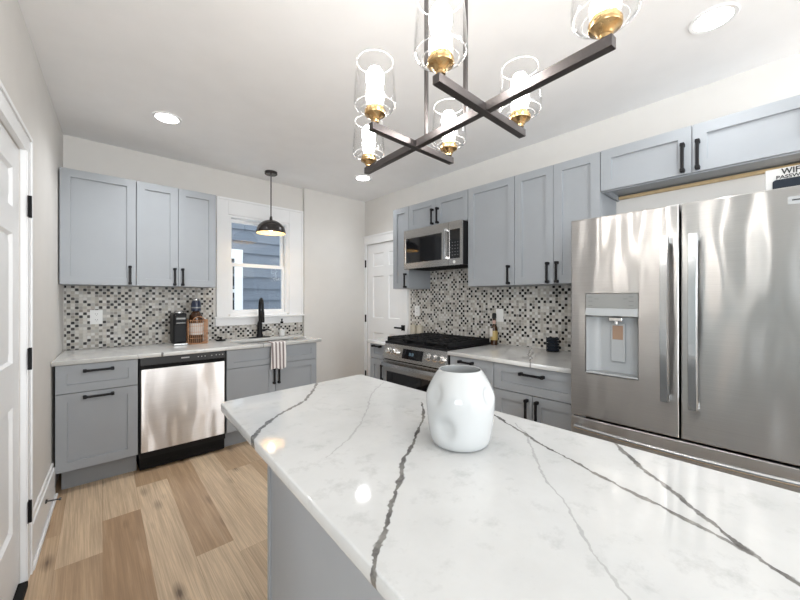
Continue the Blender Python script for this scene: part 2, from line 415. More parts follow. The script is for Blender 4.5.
def pull(bm, s, z, mp, length=0.15, vertical=True, d0=0.02):
    """black bar pull with thicker feet; s, z is its centre"""
    h = length / 2; r = 0.0075
    def bx(a0, a1, b0, b1, e0, e1, bev):   # a along the bar, b across it
        if vertical: box(bm, s + b0, s + b1, e0, e1, z + a0, z + a1, mp, bev)
        else: box(bm, s + a0, s + a1, e0, e1, z + b0, z + b1, mp, bev)
    bx(-h, h, -r, r, d0 + 0.022, d0 + 0.036, 0.003)
    for e in (-1, 1):
        c = e * (h - 0.009)
        bx(c - 0.010, c + 0.010, -0.0105, 0.0105, d0, d0 + 0.038, 0.004)
def slab(name_tmp, outer, holes, z0, z1, bev=0.003):
    """mesh of a plate with holes, made from a filled 2D curve"""
    cu = bpy.data.curves.new('tmp', 'CURVE'); cu.dimensions = '2D'; cu.fill_mode = 'BOTH'
    for poly in [outer] + holes:
        sp = cu.splines.new('POLY'); sp.points.add(len(poly) - 1); sp.use_cyclic_u = True
        for q, p in zip(poly, sp.points): p.co = (q[0], q[1], 0, 1)
    cu.extrude = (z1 - z0) / 2 - bev; cu.bevel_depth = bev; cu.bevel_resolution = 2; cu.offset = -bev
    o = bpy.data.objects.new('tmp', cu); COL.objects.link(o)
    dg = bpy.context.evaluated_depsgraph_get()
    me = bpy.data.meshes.new_from_object(o.evaluated_get(dg))
    bm = bmesh.new(); bm.from_mesh(me)
    bmesh.ops.remove_doubles(bm, verts=bm.verts, dist=1e-5)
    bmesh.ops.translate(bm, verts=bm.verts, vec=(0, 0, (z0 + z1) / 2))
    bpy.data.objects.remove(o); bpy.data.curves.remove(cu); bpy.data.meshes.remove(me)
    return bm
def rrect(x0, x1, y0, y1, r, n=6):
    out = []
    for cx, cy, a in ((x1 - r, y1 - r, 0), (x0 + r, y1 - r, 90), (x0 + r, y0 + r, 180), (x1 - r, y0 + r, 270)):
        for i in range(n + 1):
            t = math.radians(a + 90 * i / n); out.append((cx + r * math.cos(t), cy + r * math.sin(t)))
    return out
def text_bm(txt, size, fn, depth=0.0008, align='LEFT'):
    """letters as a mesh; fn(u, v, w) places them"""
    cu = bpy.data.curves.new('tmp', 'FONT'); cu.body = txt; cu.size = size; cu.extrude = depth; cu.offset = size * .022; cu.align_x = align
    o = bpy.data.objects.new('tmp', cu); COL.objects.link(o)
    dg = bpy.context.evaluated_depsgraph_get()
    me = bpy.data.meshes.new_from_object(o.evaluated_get(dg))
    bm = bmesh.new(); bm.from_mesh(me)
    for v in bm.verts: v.co = fn(*v.co)
    bpy.data.objects.remove(o); bpy.data.curves.remove(cu); bpy.data.meshes.remove(me)
    return bm

ORG = {}
def finish(name, bm, mat, origin, smooth=35):
    me = bpy.data.meshes.new(name)
    bmesh.ops.translate(bm, verts=bm.verts, vec=-Vector(origin))
    bm.to_mesh(me); bm.free()
    for mm in (mat if isinstance(mat, (list, tuple)) else [mat]): me.materials.append(mm)
    if smooth:
        for p in me.polygons: p.use_smooth = True
        me.set_sharp_from_angle(angle=math.radians(smooth))
    o = bpy.data.objects.new(name, me); COL.objects.link(o)
    if smooth:
        w = o.modifiers.new('normals', 'WEIGHTED_NORMAL'); w.keep_sharp = True; w.weight = 80
    return o
def tag(o, label=None, cat=None, group=None, kind=None):
    if label: o['label'] = label
    if cat: o['category'] = cat
    if group: o['group'] = group
    if kind: o['kind'] = kind
    return o
def root(name, loc, label, cat, group=None, kind=None):
    o = bpy.data.objects.new(name, None); COL.objects.link(o); o.location = loc
    o.empty_display_size = 0.05
    ORG[o.name] = Vector(loc); return tag(o, label, cat, group, kind)
def part(name, bm, mat, parent, label=None, smooth=35):
    o = finish(name, bm, mat, ORG[parent.name], smooth); o.parent = parent
    ORG[o.name] = ORG[parent.name]
    if label: o['label'] = label
    return o
def solo(name, bm, mat, label, cat, group=None, kind=None, smooth=35):
    xs = [v.co for v in bm.verts]
    org = Vector(((min(v.x for v in xs) + max(v.x for v in xs)) / 2, (min(v.y for v in xs) + max(v.y for v in xs)) / 2, min(v.z for v in xs)))
    o = finish(name, bm, mat, org, smooth); o.location = org; ORG[o.name] = org
    return tag(o, label, cat, group, kind)
def struct(name, bm, mat, label=None, cat='room', smooth=35):
    return solo(name, bm, mat, label, cat, None, 'structure', smooth)

# ------------------------------------------------------------------ room shell
YB, XR, ZC = 3.878, 2.839, 2.626
YREAR = -3.2
ZCT0, ZCT = 0.868, 0.898        # countertop underside and top

# floor: one mesh, a face per plank, tone held per plank
bm = nb()
lay = bm.loops.layers.float_color.new('plank')
PW = 0.18
seams = {-1: [2.37], 0: [2.70, 1.50], 1: [3.03, 1.62], 2: [2.012, 3.6], 3: [3.42, 1.9], 4: [2.86, 1.7], -2: [2.71, 1.4]}
tones = {(-1, 0): .75, (-1, 1): .30, (0, 0): .40, (0, 1): .95, (0, 2): .28, (1, 1): .18, (1, 2): .80, (2, 0): .15, (2, 1): .80, (2, 2): .30, (3, 1): .12, (3, 0): .3, (3, 2): .5,
         (4, 0): .25, (4, 1): .10, (4, 2): .65, (-2, 1): .6, (-2, 2): .75}
def plank_quad(x0, x1, y0, y1, tone, z):
    g = 0.0006
    # planks lie a hair out of square with the cabinets, as the room does
    P = lambda x, y: (x + (y - 2.5) * 0.028, y, z)
    vs = [bm.verts.new(P(*p)) for p in ((x0 + g, y0 + g), (x1 - g, y0 + g), (x1 - g, y1 - g), (x0 + g, y1 - g))]
    f = bm.faces.new(vs); cc = (tone, random.random(), random.random(), 1)
    for l in f.loops: l[lay] = cc
for k in range(-19, 18):
    x0 = 0.08 + PW * k; x1 = x0 + PW
    ys = sorted(seams.get(k, []))
    y = (ys[0] if ys else random.uniform(0.2, 1.2))
    if not ys: ys = [y]
    while ys[0] > YREAR: ys.insert(0, ys[0] - random.uniform(0.9, 1.25))
    while ys[-1] < YB + 0.1: ys.append(ys[-1] + 1.22)
    near = sorted(seams.get(k, []))
    for a, b_ in zip(ys[:-1], ys[1:]):
        if near:
            n = sum(1 for q in near if q <= a + 1e-6)
            tone = tones.get((k, n), random.choice((.15, .3, .45, .8)))
        else: tone = random.choice((.15, .25, .4, .6, .85))
        plank_quad(x0, x1, max(a, YREAR), min(b_, YB + 0.1), tone, 0.0)
fl_faces = list(bm.faces)
vs = [bm.verts.new(p) for p in ((-3.25, YREAR, -0.0015), (3.2, YREAR, -0.0015), (3.2, YB + .1, -0.0015), (-3.25, YB + .1, -0.0015))]
f = bm.faces.new(vs)
for l in f.loops: l[lay] = (1, 0, 0, 1)
box(bm, -3.25, 3.2, YREAR, YB + .1, -0.06, -0.003)
struct('floor', bm, MT['floor'], 'light oak plank floor with darker knotty boards', 'floor', smooth=0)

bm = nb(); box(bm, -3.25, 3.1, YREAR - .1, YB + .2, ZC, ZC + 0.1)
struct('ceiling', bm, MT['ceiling'], 'flat white ceiling above the kitchen', 'ceiling')

# window hole and casing numbers
WX0, WX1, WZ0, WZ1 = 1.112, 1.770, 1.150, 2.185
JOG = 1.945
bm = nb()
box(bm, -0.5, WX0, YB, YB + .14, 0, ZC); box(bm, WX1, 2.99, YB, YB + .14, 0, ZC)
box(bm, WX0, WX1, YB, YB + .14, 0, WZ0); box(bm, WX0, WX1, YB, YB + .14, WZ1, ZC)
box(bm, JOG, XR, YB - .045, YB, 0, ZC)
struct('wall_back', bm, MT['wall'], 'greige wall holding the window over the sink', 'wall')

D2Y0, D2Y1, D2Z = 3.020, 3.785, 2.035
bm = nb()
box(bm, XR, XR + .14, YREAR, D2Y0, 0, ZC); box(bm, XR, XR + .14, D2Y1, YB, 0, ZC); box(bm, XR, XR + .14, D2Y0, D2Y1, D2Z, ZC)
struct('wall_right', bm, MT['wall'], 'pale wall above the range and refrigerator cabinets', 'wall')

D1S0, D1S1, D1Z = sL(2.318), sL(1.500), 1.985
LWE = sL(0.62)   # wall stopped here so the added living-side fill lamp reaches the range wall
bm = nb()
box(bm, -0.02, D1S0, -.14, 0, 0, ZC, onL); box(bm, D1S0, D1S1, -.14, 0, D1Z, ZC, onL)
box(bm, D1S1, LWE, -.14, 0, 0, ZC, onL)
struct('wall_left', bm, MT['wall'], 'greige wall with the white hinged door', 'wall')

bm = nb()
box(bm, -3.25, -0.1, YREAR, YREAR + .1, 0, ZC); box(bm, 2.4, 3.0, YREAR, YREAR + .1, 0, ZC)
box(bm, -0.1, 2.4, YREAR, YREAR + .1, 0, 0.5); box(bm, -0.1, 2.4, YREAR, YREAR + .1, 2.5, ZC)  # opening added for the rear fill lamp
struct('wall_rear', bm, MT['wall'], 'unseen wall with added wide window openings behind the photographer', 'wall')

bm = nb()
box(bm, -3.25, -3.12, YREAR + .1, -2.85, 0, ZC); box(bm, -3.25, -3.12, -.95, .62, 0, ZC); box(bm, -3.25, -3.12, -2.85, -.95, 0, .6); box(bm, -3.25, -3.12, -2.85, -.95, 2.4, ZC)
box(bm, -3.12, -.46, .62, .74, 0, ZC)
struct('added_wall_living', bm, paint('reflection_tint_slate', (0.27, 0.33, 0.35), .85), 'added unseen living room walls left of the photographer', 'wall')  # unseen walls, added; slate colour tints the refrigerator's reflection

# baseboards
def baseboard(bm, s0, s1, mp, h=0.20):
    box(bm, s0, s1, 0, 0.018, 0, h - .03, mp, 0.002); box(bm, s0, s1, 0, 0.011, h - .03, h, mp, 0.003)
    box(bm, s0, s1, 0.018, 0.032, 0, 0.02, mp, 0.006)
bm = nb(); baseboard(bm, sL(3.26), sL(2.428), onL, 0.225)
struct('baseboard_left', bm, MT['trim'], 'tall white baseboard between white door and base cabinet', 'baseboard')
bm = nb(); baseboard(bm, 1.95, XR - .03, onA(YB - .045))
struct('baseboard_back', bm, MT['trim'], 'white baseboard on the bare wall past the sink run', 'baseboard')

# window over the sink
wr = root('window_1', (1.45, YB, 1.15), 'white double-hung window above the kitchen sink', 'window', None, 'structure')
mpA = onA(YB)
bm = nb()
cx0, cx1 = 0.998, 1.943
box(bm, cx0, WX0, 0.0, 0.020, 1.13, 2.352, mpA, 0.002)
box(bm, WX1, cx1, 0.0, 0.020, 1.13, 2.352, mpA, 0.002)
box(bm, WX0, WX1, 0.0, 0.020, WZ1, 2.352, mpA, 0.002)
for a, b_ in ((cx0, cx0 + .022), (cx1 - .022, cx1)): box(bm, a, b_, .020, .030, 1.13, 2.352, mpA, 0.003)
box(bm, cx0 + .022, cx1 - .022, .020, .030, 2.330, 2.352, mpA, 0.003)
part('casing', bm, MT['trim'], wr)
bm = nb()
box(bm, 0.972, cx1 + .0, 0.0, 0.055, 1.112, 1.130, mpA, 0.004)
box(bm, 0.990, cx1 - .01, 0.0, 0.018, 1.034, 1.112, mpA, 0.003)
part('stool_and_apron', bm, MT['trim'], wr)
bm = nb()   # jamb box
for a, b_, c, d in ((WX0 + .0005, WX0 + .022, WZ0, WZ1), (WX1 - .022, WX1, WZ0, WZ1), (WX0 + .022, WX1 - .022, WZ1 - .022, WZ1), (WX0 + .022, WX1 - .022, WZ0 - .02, WZ0 + .014)):
    box(bm, a, b_, -.13, 0.006, c, d, mpA)
box(bm, WX0 + .022, WX0 + .034, -.045, -.005, WZ0 + .014, WZ1 - .022, mpA); box(bm, WX1 - .034, WX1 - .022, -.045, -.005, WZ0 + .014, WZ1 - .022, mpA)
part('jamb', bm, MT['trim'], wr)
def sash(z0, z1, d0, d1, lower):
    bm = nb(); a, b_ = WX0 + .024, WX1 - .024; r = 0.036
    box(bm, a, a + r, d0, d1, z0, z1, mpA, .002); box(bm, b_ - r, b_, d0, d1, z0, z1, mpA, .002)
    box(bm, a + r, b_ - r, d0, d1, z0, z0 + (.03 if lower else .036), mpA, .002); box(bm, a + r, b_ - r, d0, d1, z1 - .036, z1, mpA, .002)
    o = part('sash', bm, MT['trim'], wr)
    bm = nb(); box(bm, a + r - .005, b_ - r + .005, (d0 + d1) / 2 - .002, (d0 + d1) / 2 + .002, z0 + .025, z1 - .03, mpA)
    part('pane', bm, MT['pane'], o)
sash(WZ0 + .014, 1.690, -.075, -.045, True)
sash(1.660, WZ1 - .022, -.112, -.082, False)

# unseen window frames, added to go with the fill lamps
wr = root('added_window_2', (-3.12, -1.9, .6), 'added unseen living room window left of the photographer', 'window', None, 'structure')
bm = nb()
for y in (-2.85, -2.23, -1.61, -.99): box(bm, -3.20, -3.16, y, y + .04, .6, 2.4)
part('window_frame', bm, MT['trim'], wr)
wr = root('added_window_3', (1.15, YREAR + .1, .5), 'added unseen rear window behind the photographer', 'window', None, 'structure')
bm = nb()
for x in (-.1, .72, 1.55, 2.36): box(bm, x, x + .04, YREAR + .02, YREAR + .06, .5, 2.5)
part('window_frame', bm, MT['trim'], wr)

# doors
def six_cells(s0, s1, z0, rows=((.22, .86), (1.05, 1.60), (1.72, 1.90))):
    w = s1 - s0; st = .115; mid = .10; pw = (w - 2 * st - mid) / 2
    return [(a, a + pw, b0, b1) for a in (s0 + st, s0 + st + pw + mid) for b0, b1 in [(z0 + q, z0 + w_) for q, w_ in rows]]
def hinge_bm(s, z, mp, d):
    bm = nb(); box(bm, s - .016, s + .016, d, d + .004, z - .048, z + .048, mp, .001)
    lathe(bm, [(0, -.05), (.006, -.05), (.006, .05), (0, .05)], mp(s, d + .007, z), 10)
    for dz in (-.03, 0, .03): box(bm, s - .012, s - .008, d + .004, d + .0055, z + dz - .003, z + dz + .003, mp)
    return bm
dr = root('door_1', onL(sL(1.91), 0, 0), 'white six panel door with black hinges at the left edge', 'door', None, 'structure')
bm = nb(); panel_slab(bm, D1S0 + .003, D1S1 - .003, .035, D1Z - .004, -.040, -.004, six_cells(D1S0, D1S1, .035, ((.275, .815), (1.0, 1.555), (1.665, 1.835))), SIXP, onL)
part('door_slab', bm, MT['trim'], dr)
for z in (1.731, 1.037, 0.340):
    part('hinge', hinge_bm(D1S0 - .002, z, onL, .0245), MT['black'], dr)
bm = nb(); q = onL(D1S1 - .07, -.004, .88)
lathe(bm, [(0, 0), (.032, 0), (.032, .008), (.012, .01), (.012, .035), (.028, .045), (.030, .062), (.018, .07), (0, .07)], q, 24, 0, Vector(onL(0, 1, 0)) - Vector(onL(0, 0, 0)))
part('door_knob', bm, MT['black'], dr)
bm = nb()
cw = .108
box(bm, D1S0 - cw, D1S0, 0, .020, .0, 2.073, onL, .002); box(bm, D1S1, D1S1 + cw, 0, .020, 0, 2.073, onL, .002)
box(bm, D1S0, D1S1, 0, .020, D1Z, 2.073, onL, .002)
box(bm, D1S0 - .012, D1S0, .020, .0245, 0.03, D1Z, onL, .001)
box(bm, D1S0 - cw, D1S0 - cw + .02, .020, .027, 0, 2.073, onL, .002); box(bm, D1S0 - cw + .02, D1S1 + cw, .020, .027, 2.055, 2.073, onL, .002)
struct('trim_1', bm, MT['trim'], 'white casing around the door at the left edge', 'door casing')
bm = nb(); box(bm, D1S0 + .002, D1S1 - .002, -.06, .026, .001, .030, onL, .004)
solo('door_threshold', bm, MT['gap'], 'black threshold strip under the white door at the left edge', 'threshold')

mpB = onB(XR)
dr = root('door_2', (XR, 3.4, 0), 'white six panel door in the far corner beside the range', 'door', None, 'structure')
bm = nb(); panel_slab(bm, D2Y0 + .003, D2Y1 - .003, .012, D2Z - .004, -.045, -.008, six_cells(D2Y0, D2Y1, .012), SIXP, mpB)
part('door_slab', bm, MT['trim'], dr)
for z in (1.78, 1.05, .30):
    part('hinge', hinge_bm(D2Y1 + .008, z, mpB, .0202), MT['black'], dr)
bm = nb()
box(bm, 3.040, 3.105, -.008, .004, .93, .995, mpB, .003)
box(bm, 3.064, 3.082, .004, .045, .953, .971, mpB, .003); box(bm, 3.064, 3.185, .036, .050, .952, .972, mpB, .004)
part('lever_handle', bm, MT['black'], dr)
bm = nb()
box(bm, D2Y1, 3.832, 0, .020, 0, 2.150, mpB, .002); box(bm, 2.978, D2Y0, 0, .020, .0, 2.150, mpB, .002)
box(bm, D2Y0, D2Y1, 0, .020, D2Z, 2.150, mpB, .002); box(bm, 2.978, 3.832, .020, .030, 2.125, 2.150, mpB, .003)
struct('trim_2', bm, MT['trim'], 'white casing around the far corner door', 'door casing')

bm = nb()
a = Vector(onL(sL(2.845), .019, .150)); b_ = Vector(onL(sL(2.85), .085, .142))
dv = (b_ - a).normalized(); L = (b_ - a).length
lathe(bm, [(0, 0), (.012, 0), (.012, .006), (.004, .010), (.004, L - .012), (.0075, L - .010), (.0075, L), (0, L)], a, 12, 0, dv)
solo('door_stop', bm, MT['spring'], 'thin black door stop sticking out of the white baseboard', 'door stop')

# ------------------------------------------------------------------ neighbour's house outside the window
nr = root('house', (1.8, 5.3, 0), 'blue grey lap sided house seen through the window', 'house')
YN = 5.3
bm = nb(); z = 0.077
ex = 0.1715
z = 1.636 - 10 * ex
while z < 3.6:
    hexa(bm, [(-1.2, YN + .02, z), (-1.2, YN + .02, z + ex + .01), (-1.2, YN - .022, z), (-1.2, YN + .006, z + ex + .01),
              (4.5, YN + .02, z), (4.5, YN + .02, z + ex + .01), (4.5, YN - .022, z), (4.5, YN + .006, z + ex + .01)])
    z += ex
part('siding', bm, MT['siding'], nr, smooth=0)
bm = nb()
mpN = onA(YN)
box(bm, 1.600, 1.712, .013, .035, .85, 2.02, mpN, .003); box(bm, .55, 1.600, .013, .035, 1.885, 2.02, mpN, .003); box(bm, .55, 1.600, .013, .04, .85, .93, mpN, .003)
box(bm, .55, 1.600, .013, .03, 1.40, 1.45, mpN, .002)
wf = part('window_casing', bm, MT['trim'], nr, 'white window casing on the siding')
for a, b_ in ((.93, 1.40), (1.45, 1.885)):
    bm = nb(); box(bm, .6, 1.599, .013, .017, a, b_, mpN); part('pane', bm, MT['ext_glass'], wf, 'dark window pane')

# ------------------------------------------------------------------ cabinets
def cabinet(name, loc, label, cat='cabinet', group=None): return root(name, loc, label, cat, group)
YA = 3.556; mA = onA(YA + .02); XBF = 2.503; mBu = onB(XBF + .02)
ZU0, ZU1 = 1.418, 2.275
GU_A = 'grey wall cabinets on the sink wall'; GU_B = 'grey wall cabinets on the range wall'
def wall_cab(mp, s0, s1, z0, z1, dback, doors, label, group, loc, hz=None, bottom_open=False):
    r = cabinet('wall_cabinet', loc, label, 'cabinet', group)
    bm = nb(); box(bm, s0 + .001, s1 - .001, -dback, -.002, z0, z1, mp, .001)
    part('carcass', bm, MT['cab'], r)
    for (a, b_, hs) in doors:
        bm = nb(); shaker(bm, a + .0015, b_ - .0015, z0 + .002, z1 - .001, mp)
        d = part('door', bm, MT['cab'], r)
        bm = nb()
        pull(bm, hs, hz if hz else z0 + .083, mp, .150)
        part('handle', bm, MT['black'], d)
    return r
wall_cab(mA, -.128, .321, ZU0, ZU1, .296, [(-.128, .321, .281)], 'wide single door grey wall cabinet in the left corner', GU_A, (.097, YB, ZU0))
wall_cab(mA, .323, .916, ZU0, ZU1, .296, [(.323, .6155, .588), (.6165, .916, .647)], 'two door grey wall cabinet next to the window', GU_A, (.62, YB, ZU0))
DB = .310
wall_cab(mBu, 2.624, 2.870, ZU0, ZU1, DB, [(2.624, 2.870, 2.662)], 'narrow single door grey wall cabinet left of the microwave', GU_B, (XR, 2.75, ZU0))
wall_cab(mBu, 1.872, 2.622, 2.004, ZU1, DB, [(1.872, 2.247, 2.215), (2.247, 2.622, 2.283)], 'short two door grey wall cabinet over the microwave', GU_B, (XR, 2.25, 2.004), 2.102)
wall_cab(mBu, 1.425, 1.870, ZU0, ZU1, DB, [(1.425, 1.870, 1.470)], 'single door grey wall cabinet just right of the microwave', GU_B, (XR, 1.65, ZU0))
wall_cab(mBu, .812, 1.423, ZU0, ZU1, DB, [(.812, 1.117, 1.088), (1.117, 1.423, 1.155)], 'tall two door grey wall cabinet touching the refrigerator cabinet', GU_B, (XR, 1.12, ZU0))
r = cabinet('wall_cabinet', (XR, .35, 2.005), 'long two door grey cabinet above the refrigerator', 'cabinet', GU_B)
bm = nb()
z0 = 2.008; a0, a1 = -.120, .810
for q in ((a0, a1, -DB, -.002, z0 + .03, ZU1), (a0, a0 + .018, -DB, -.002, z0 - .002, z0 + .03), (a1 - .018, a1, -DB, -.002, z0 - .002, z0 + .03), (a0 + .018, a1 - .018, -.022, -.002, z0 - .002, z0 + .03)): box(bm, *q, mBu, .0008)
part('carcass', bm, MT['cab'], r)
bm = nb(); box(bm, a0 + .02, a1 - .02, -DB + .004, -DB + .030, z0 + .004, z0 + .022, mBu); part('plywood_cleat', bm, MT['ply'], r, 'raw plywood cleat under the back edge')
for a, b_, hs in ((.3475, .810, .386), (-.120, .3465, .321)):
    bm = nb(); shaker(bm, a + .0015, b_ - .0015, z0 + .004, ZU1 - .001, mBu, .060); d = part('door', bm, MT['cab'], r)
    bm = nb(); pull(bm, hs, 2.100, mBu, .160); part('handle', bm, MT['black'], d)

# base run under the window
YBF = 3.240; mb = onA(YBF + .02)
GB_A = 'grey base cabinets under the sink counter'; GB_B = 'grey base cabinets beside the range'
ZT = .145
def base_cab(mp, s0, s1, dback, label, group, loc, drawers, doors, hollow=False, inset0=0.0):
    r = cabinet('base_cabinet', loc, label, 'cabinet', group)
    bm = nb()
    if hollow:
        box(bm, s0, s0 + .018, -dback, -.002, ZT, ZCT0 - .003, mp); box(bm, s1 - .018, s1, -dback, -.002, ZT, ZCT0 - .003, mp)
        box(bm, s0 + .018, s1 - .018, -dback, -.002, ZT, ZT + .018, mp); box(bm, s0 + .018, s1 - .018, -dback, -dback + .012, ZT + .018, ZCT0 - .2, mp)
        box(bm, s0 + .018, s1 - .018, -.022, -.002, ZT + .018, ZCT0 - .003, mp)
    else: box(bm, s0 + inset0, s1, -dback, -.002, ZT, ZCT0 - .003, mp, .001)
    part('carcass', bm, MT['cab'], r)
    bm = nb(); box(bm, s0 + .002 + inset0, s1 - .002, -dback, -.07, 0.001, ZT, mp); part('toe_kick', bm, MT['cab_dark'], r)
    for (a, b_, z0, z1, h) in drawers:
        bm = nb(); shaker(bm, a + .0015, b_ - .0015, z0, z1, mp, .055); d = part('drawer', bm, MT['cab'], r)
        if h:
            bm = nb(); pull(bm, h[0], h[1], mp, h[2], False); part('handle', bm, MT['black'], d)
    for (a, b_, z0, z1, h) in doors:
        bm = nb(); shaker(bm, a + .0015, b_ - .0015, z0, z1, mp); d = part('door', bm, MT['cab'], r)
        bm = nb(); pull(bm, h[0], h[1], mp, h[2], h[3]); part('handle', bm, MT['black'], d)
    return r
base_cab(mb, -.137, .304, .605, 'grey base cabinet with one drawer in the left corner', GB_A, (.08, 3.55, 0),
         [(-.137, .304, .674, .862, (.083, .817, .165))], [(-.137, .304, .150, .669, (.083, .637, .165, False))], False, .026)
base_cab(mb, .920, 1.780, .605, 'grey sink base cabinet with the towel over it', GB_A, (1.35, 3.55, 0),
         [(.920, 1.780, .703, .862, None)], [(.920, 1.349, .150, .698, (1.330, .588, .150, True)), (1.351, 1.780, .150, .698, (1.376, .588, .150, True))], True)

# dishwasher
r = root('dishwasher', (.612, 3.5, 0), 'stainless dishwasher with black control strip below counter', 'dishwasher')
bm = nb(); box(bm, .312, .914, -.57, -.004, .10, .862, mb); part('tub', bm, MT['black_plastic'], r)
bm = nb(); box(bm, .322, .904, -.002, .018, .150, .775, mb, .004); part('door', bm, MT['steel_dw'], r, 'brushed stainless door')
bm = nb()
box(bm, .318, .908, -.003, .012, .805, .862, mb, .003); p_ = part('control_panel', bm, MT['dark_grey'], r, 'dark grey control strip')
bm = nb()
box(bm, .583, .640, .012, .0128, .833, .843, mb)
part('lettering', bm, MT['marking'], p_)
for s in (.70, .725, .75, .80, .835, .86, .885):
    bm = nb(); box(bm, s, s + .008, .012, .0128, .832, .838, mb); part('button', bm, MT['marking'], p_)
bm = nb(); box(bm, .318, .908, -.003, .003, .776, .805, mb); part('pocket_handle', bm, MT['gap'], r, 'black finger recess')
bm = nb(); box(bm, .316, .910, -.56, -.012, .012, .146, mb, .003)
for i in range(9): box(bm, .36 + i * .055, .40 + i * .055, -.012, -.010, .05, .058, mb)
part('kick_plate', bm, MT['gap'], r, 'black kick plate')

# sink counter with its cut-out
SK = (1.060, 1.745, 3.330, 3.690)
lx = lambda y: -.117 - _tl * (YB - y)
outer = [(lx(YB) + .004, YB - .0095), (lx(3.21) + .004, 3.21), (1.822, 3.21), (1.822, YB - .0095)]
bm = slab('t', outer, [rrect(*SK, .07)], ZCT0, ZCT, .003)
solo('countertop', bm, MT['quartz_back'], 'white quartz countertop with the sink cut into it', 'countertop', smooth=0)
bm = nb()
lev = [(ZCT0 - .001, -.012), (ZCT0 - .001, .004), (ZCT0 - .02, .006), (.70, .012), (.682, .03), (.676, .06)]
loops = []
for z, ins in lev:
    pts = rrect(SK[0] + ins, SK[1] - ins, SK[2] + ins, SK[3] - ins, max(.07 - ins * .5, .03))
    loops.append([bm.verts.new((x, y, z)) for x, y in pts])
for a, b_ in zip(loops[:-1], loops[1:]):
    for i in range(len(a)):
        j = (i + 1) % len(a); bm.faces.new((a[i], a[j], b_[j], b_[i]))
bm.faces.new(loops[-1])
bmesh.ops.recalc_face_normals(bm, faces=bm.faces)
sk = root('kitchen_sink', (1.40, 3.51, .676), 'undermount stainless sink sunk into the counter below the window', 'sink')
part('basin', bm, MT['steel_sink'], sk)
bm = nb(); lathe(bm, [(0, .0), (.045, .0), (.045, .004), (.034, .004), (.03, .001), (0, .001)], (1.40, 3.53, .6765), 24); part('drain', bm, MT['chrome'], sk)

# faucet
fr = root('faucet', (1.400, 3.775, ZCT), 'black gooseneck faucet standing behind the sink', 'faucet')
bm = nb(); bm2 = slab('t', rrect(1.285, 1.515, 3.745, 3.805, .029), [], ZCT + .0005, ZCT + .008, .002); part('deck_plate', bm2, MT['black'], fr); bm.free()
bm = nb(); lathe(bm, [(0, .008), (.034, .008), (.034, .03), (.027, .04), (.026, .15), (.018, .17), (.018, .175), (0, .175)], (1.40, 3.775, ZCT), 24); part('body', bm, MT['black'], fr)
bm = nb()
pts = [(1.40, 3.775, ZCT + .17), (1.40, 3.775, ZCT + .33)]
for i in range(1, 13):
    t = math.pi * i / 12; pts.append((1.40 - .017 * (1 - math.cos(t)), 3.775 - .085 * (1 - math.cos(t)), ZCT + .33 + .085 * math.sin(t)))
pts.append((1.366, 3.604, ZCT + .30))
tube(bm, pts, .0135, 12); part('gooseneck', bm, MT['black'], fr)
bm = nb(); lathe(bm, [(0, .14), (.017, .14), (.019, .16), (.017, .24), (.013, .275), (0, .275)], (1.366, 3.604, ZCT + .03), 20); part('spray_head', bm, MT['black'], fr)
bm = nb(); tube(bm, [(1.42, 3.775, ZCT + .075), (1.447, 3.775, ZCT + .075)], .014, 14); tube(bm, [(1.447, 3.772, ZCT + .075), (1.475, 3.755, ZCT + .085), (1.492, 3.70, ZCT + .075)], [.012, .008, .006], 10)
part('lever', bm, MT['black'], fr)

# soap dispenser bottle
sr = root('soap_dispenser', (1.640, 3.765, ZCT), 'clear glass soap bottle with black pump right of the faucet', 'soap dispenser')
bm = nb(); lathe(bm, [(0, .001), (.031, .001), (.033, .006), (.033, .105), (.026, .125), (.014, .132), (.014, .142), (0, .142)], (1.64, 3.765, ZCT), 24); part('bottle', bm, MT['glass'], sr, 'clear glass bottle')
bm = nb(); lathe(bm, [(0, .004), (.029, .004), (.0295, .07), (0, .07)], (1.64, 3.765, ZCT), 24); part('soap', bm, MT['plate'], sr, 'pale liquid soap')
bm = nb(); lathe(bm, [(0, .142), (.016, .142), (.016, .16), (.006, .163), (.006, .182), (.011, .184), (.011, .192), (0, .193)], (1.64, 3.765, ZCT), 20); tube(bm, [(1.64, 3.765, ZCT + .188), (1.63, 3.735, ZCT + .190), (1.627, 3.722, ZCT + .182)], .0045, 8)
part('pump', bm, MT['black'], sr)
# small black sink stopper
bm = nb(); lathe(bm, [(0, .0005), (.042, .0005), (.045, .005), (.040, .010), (.014, .012), (.010, .028), (.016, .032), (.014, .038), (0, .038)], (1.005, 3.735, ZCT), 24)
solo('sink_stopper', bm, MT['gap'], 'small black rubber stopper lying left of the sink', 'sink stopper')

# towel over the counter edge
bm = nb()
prof = [(3.322, .9005), (3.26, .9005), (3.214, .9005), (3.2055, .897), (3.2045, .885), (3.203, .83), (3.199, .76), (3.199, .70), (3.198, .655)]
xs = [1.296 + .0355 * i / 9 * 4 for i in range(10)]
top = []; bot = []
for i, x in enumerate(xs):
    ra = []; rb = []
    for k, (y, z) in enumerate(prof):
        w = max(0, k - 4) / 4
        xx = x - .010 * w + (.012 * w * math.sin(i * .35))
        yy = y - (.006 * w * (1 + math.sin(i * 1.5))) - (0 if k < 4 else 0)
        zz = z + (.008 * w * math.sin(i * .8) if k == len(prof) - 1 else 0)
        ra.append(bm.verts.new((xx, yy, zz)))
        nrm = (0, .0, .0035) if k < 3 else ((0, -.0025, .0025) if k == 3 else (0, -.0035, 0))
        rb.append(bm.verts.new((xx, yy + nrm[1], zz + nrm[2])))
    top.append(ra); bot.append(rb)
n = len(prof)
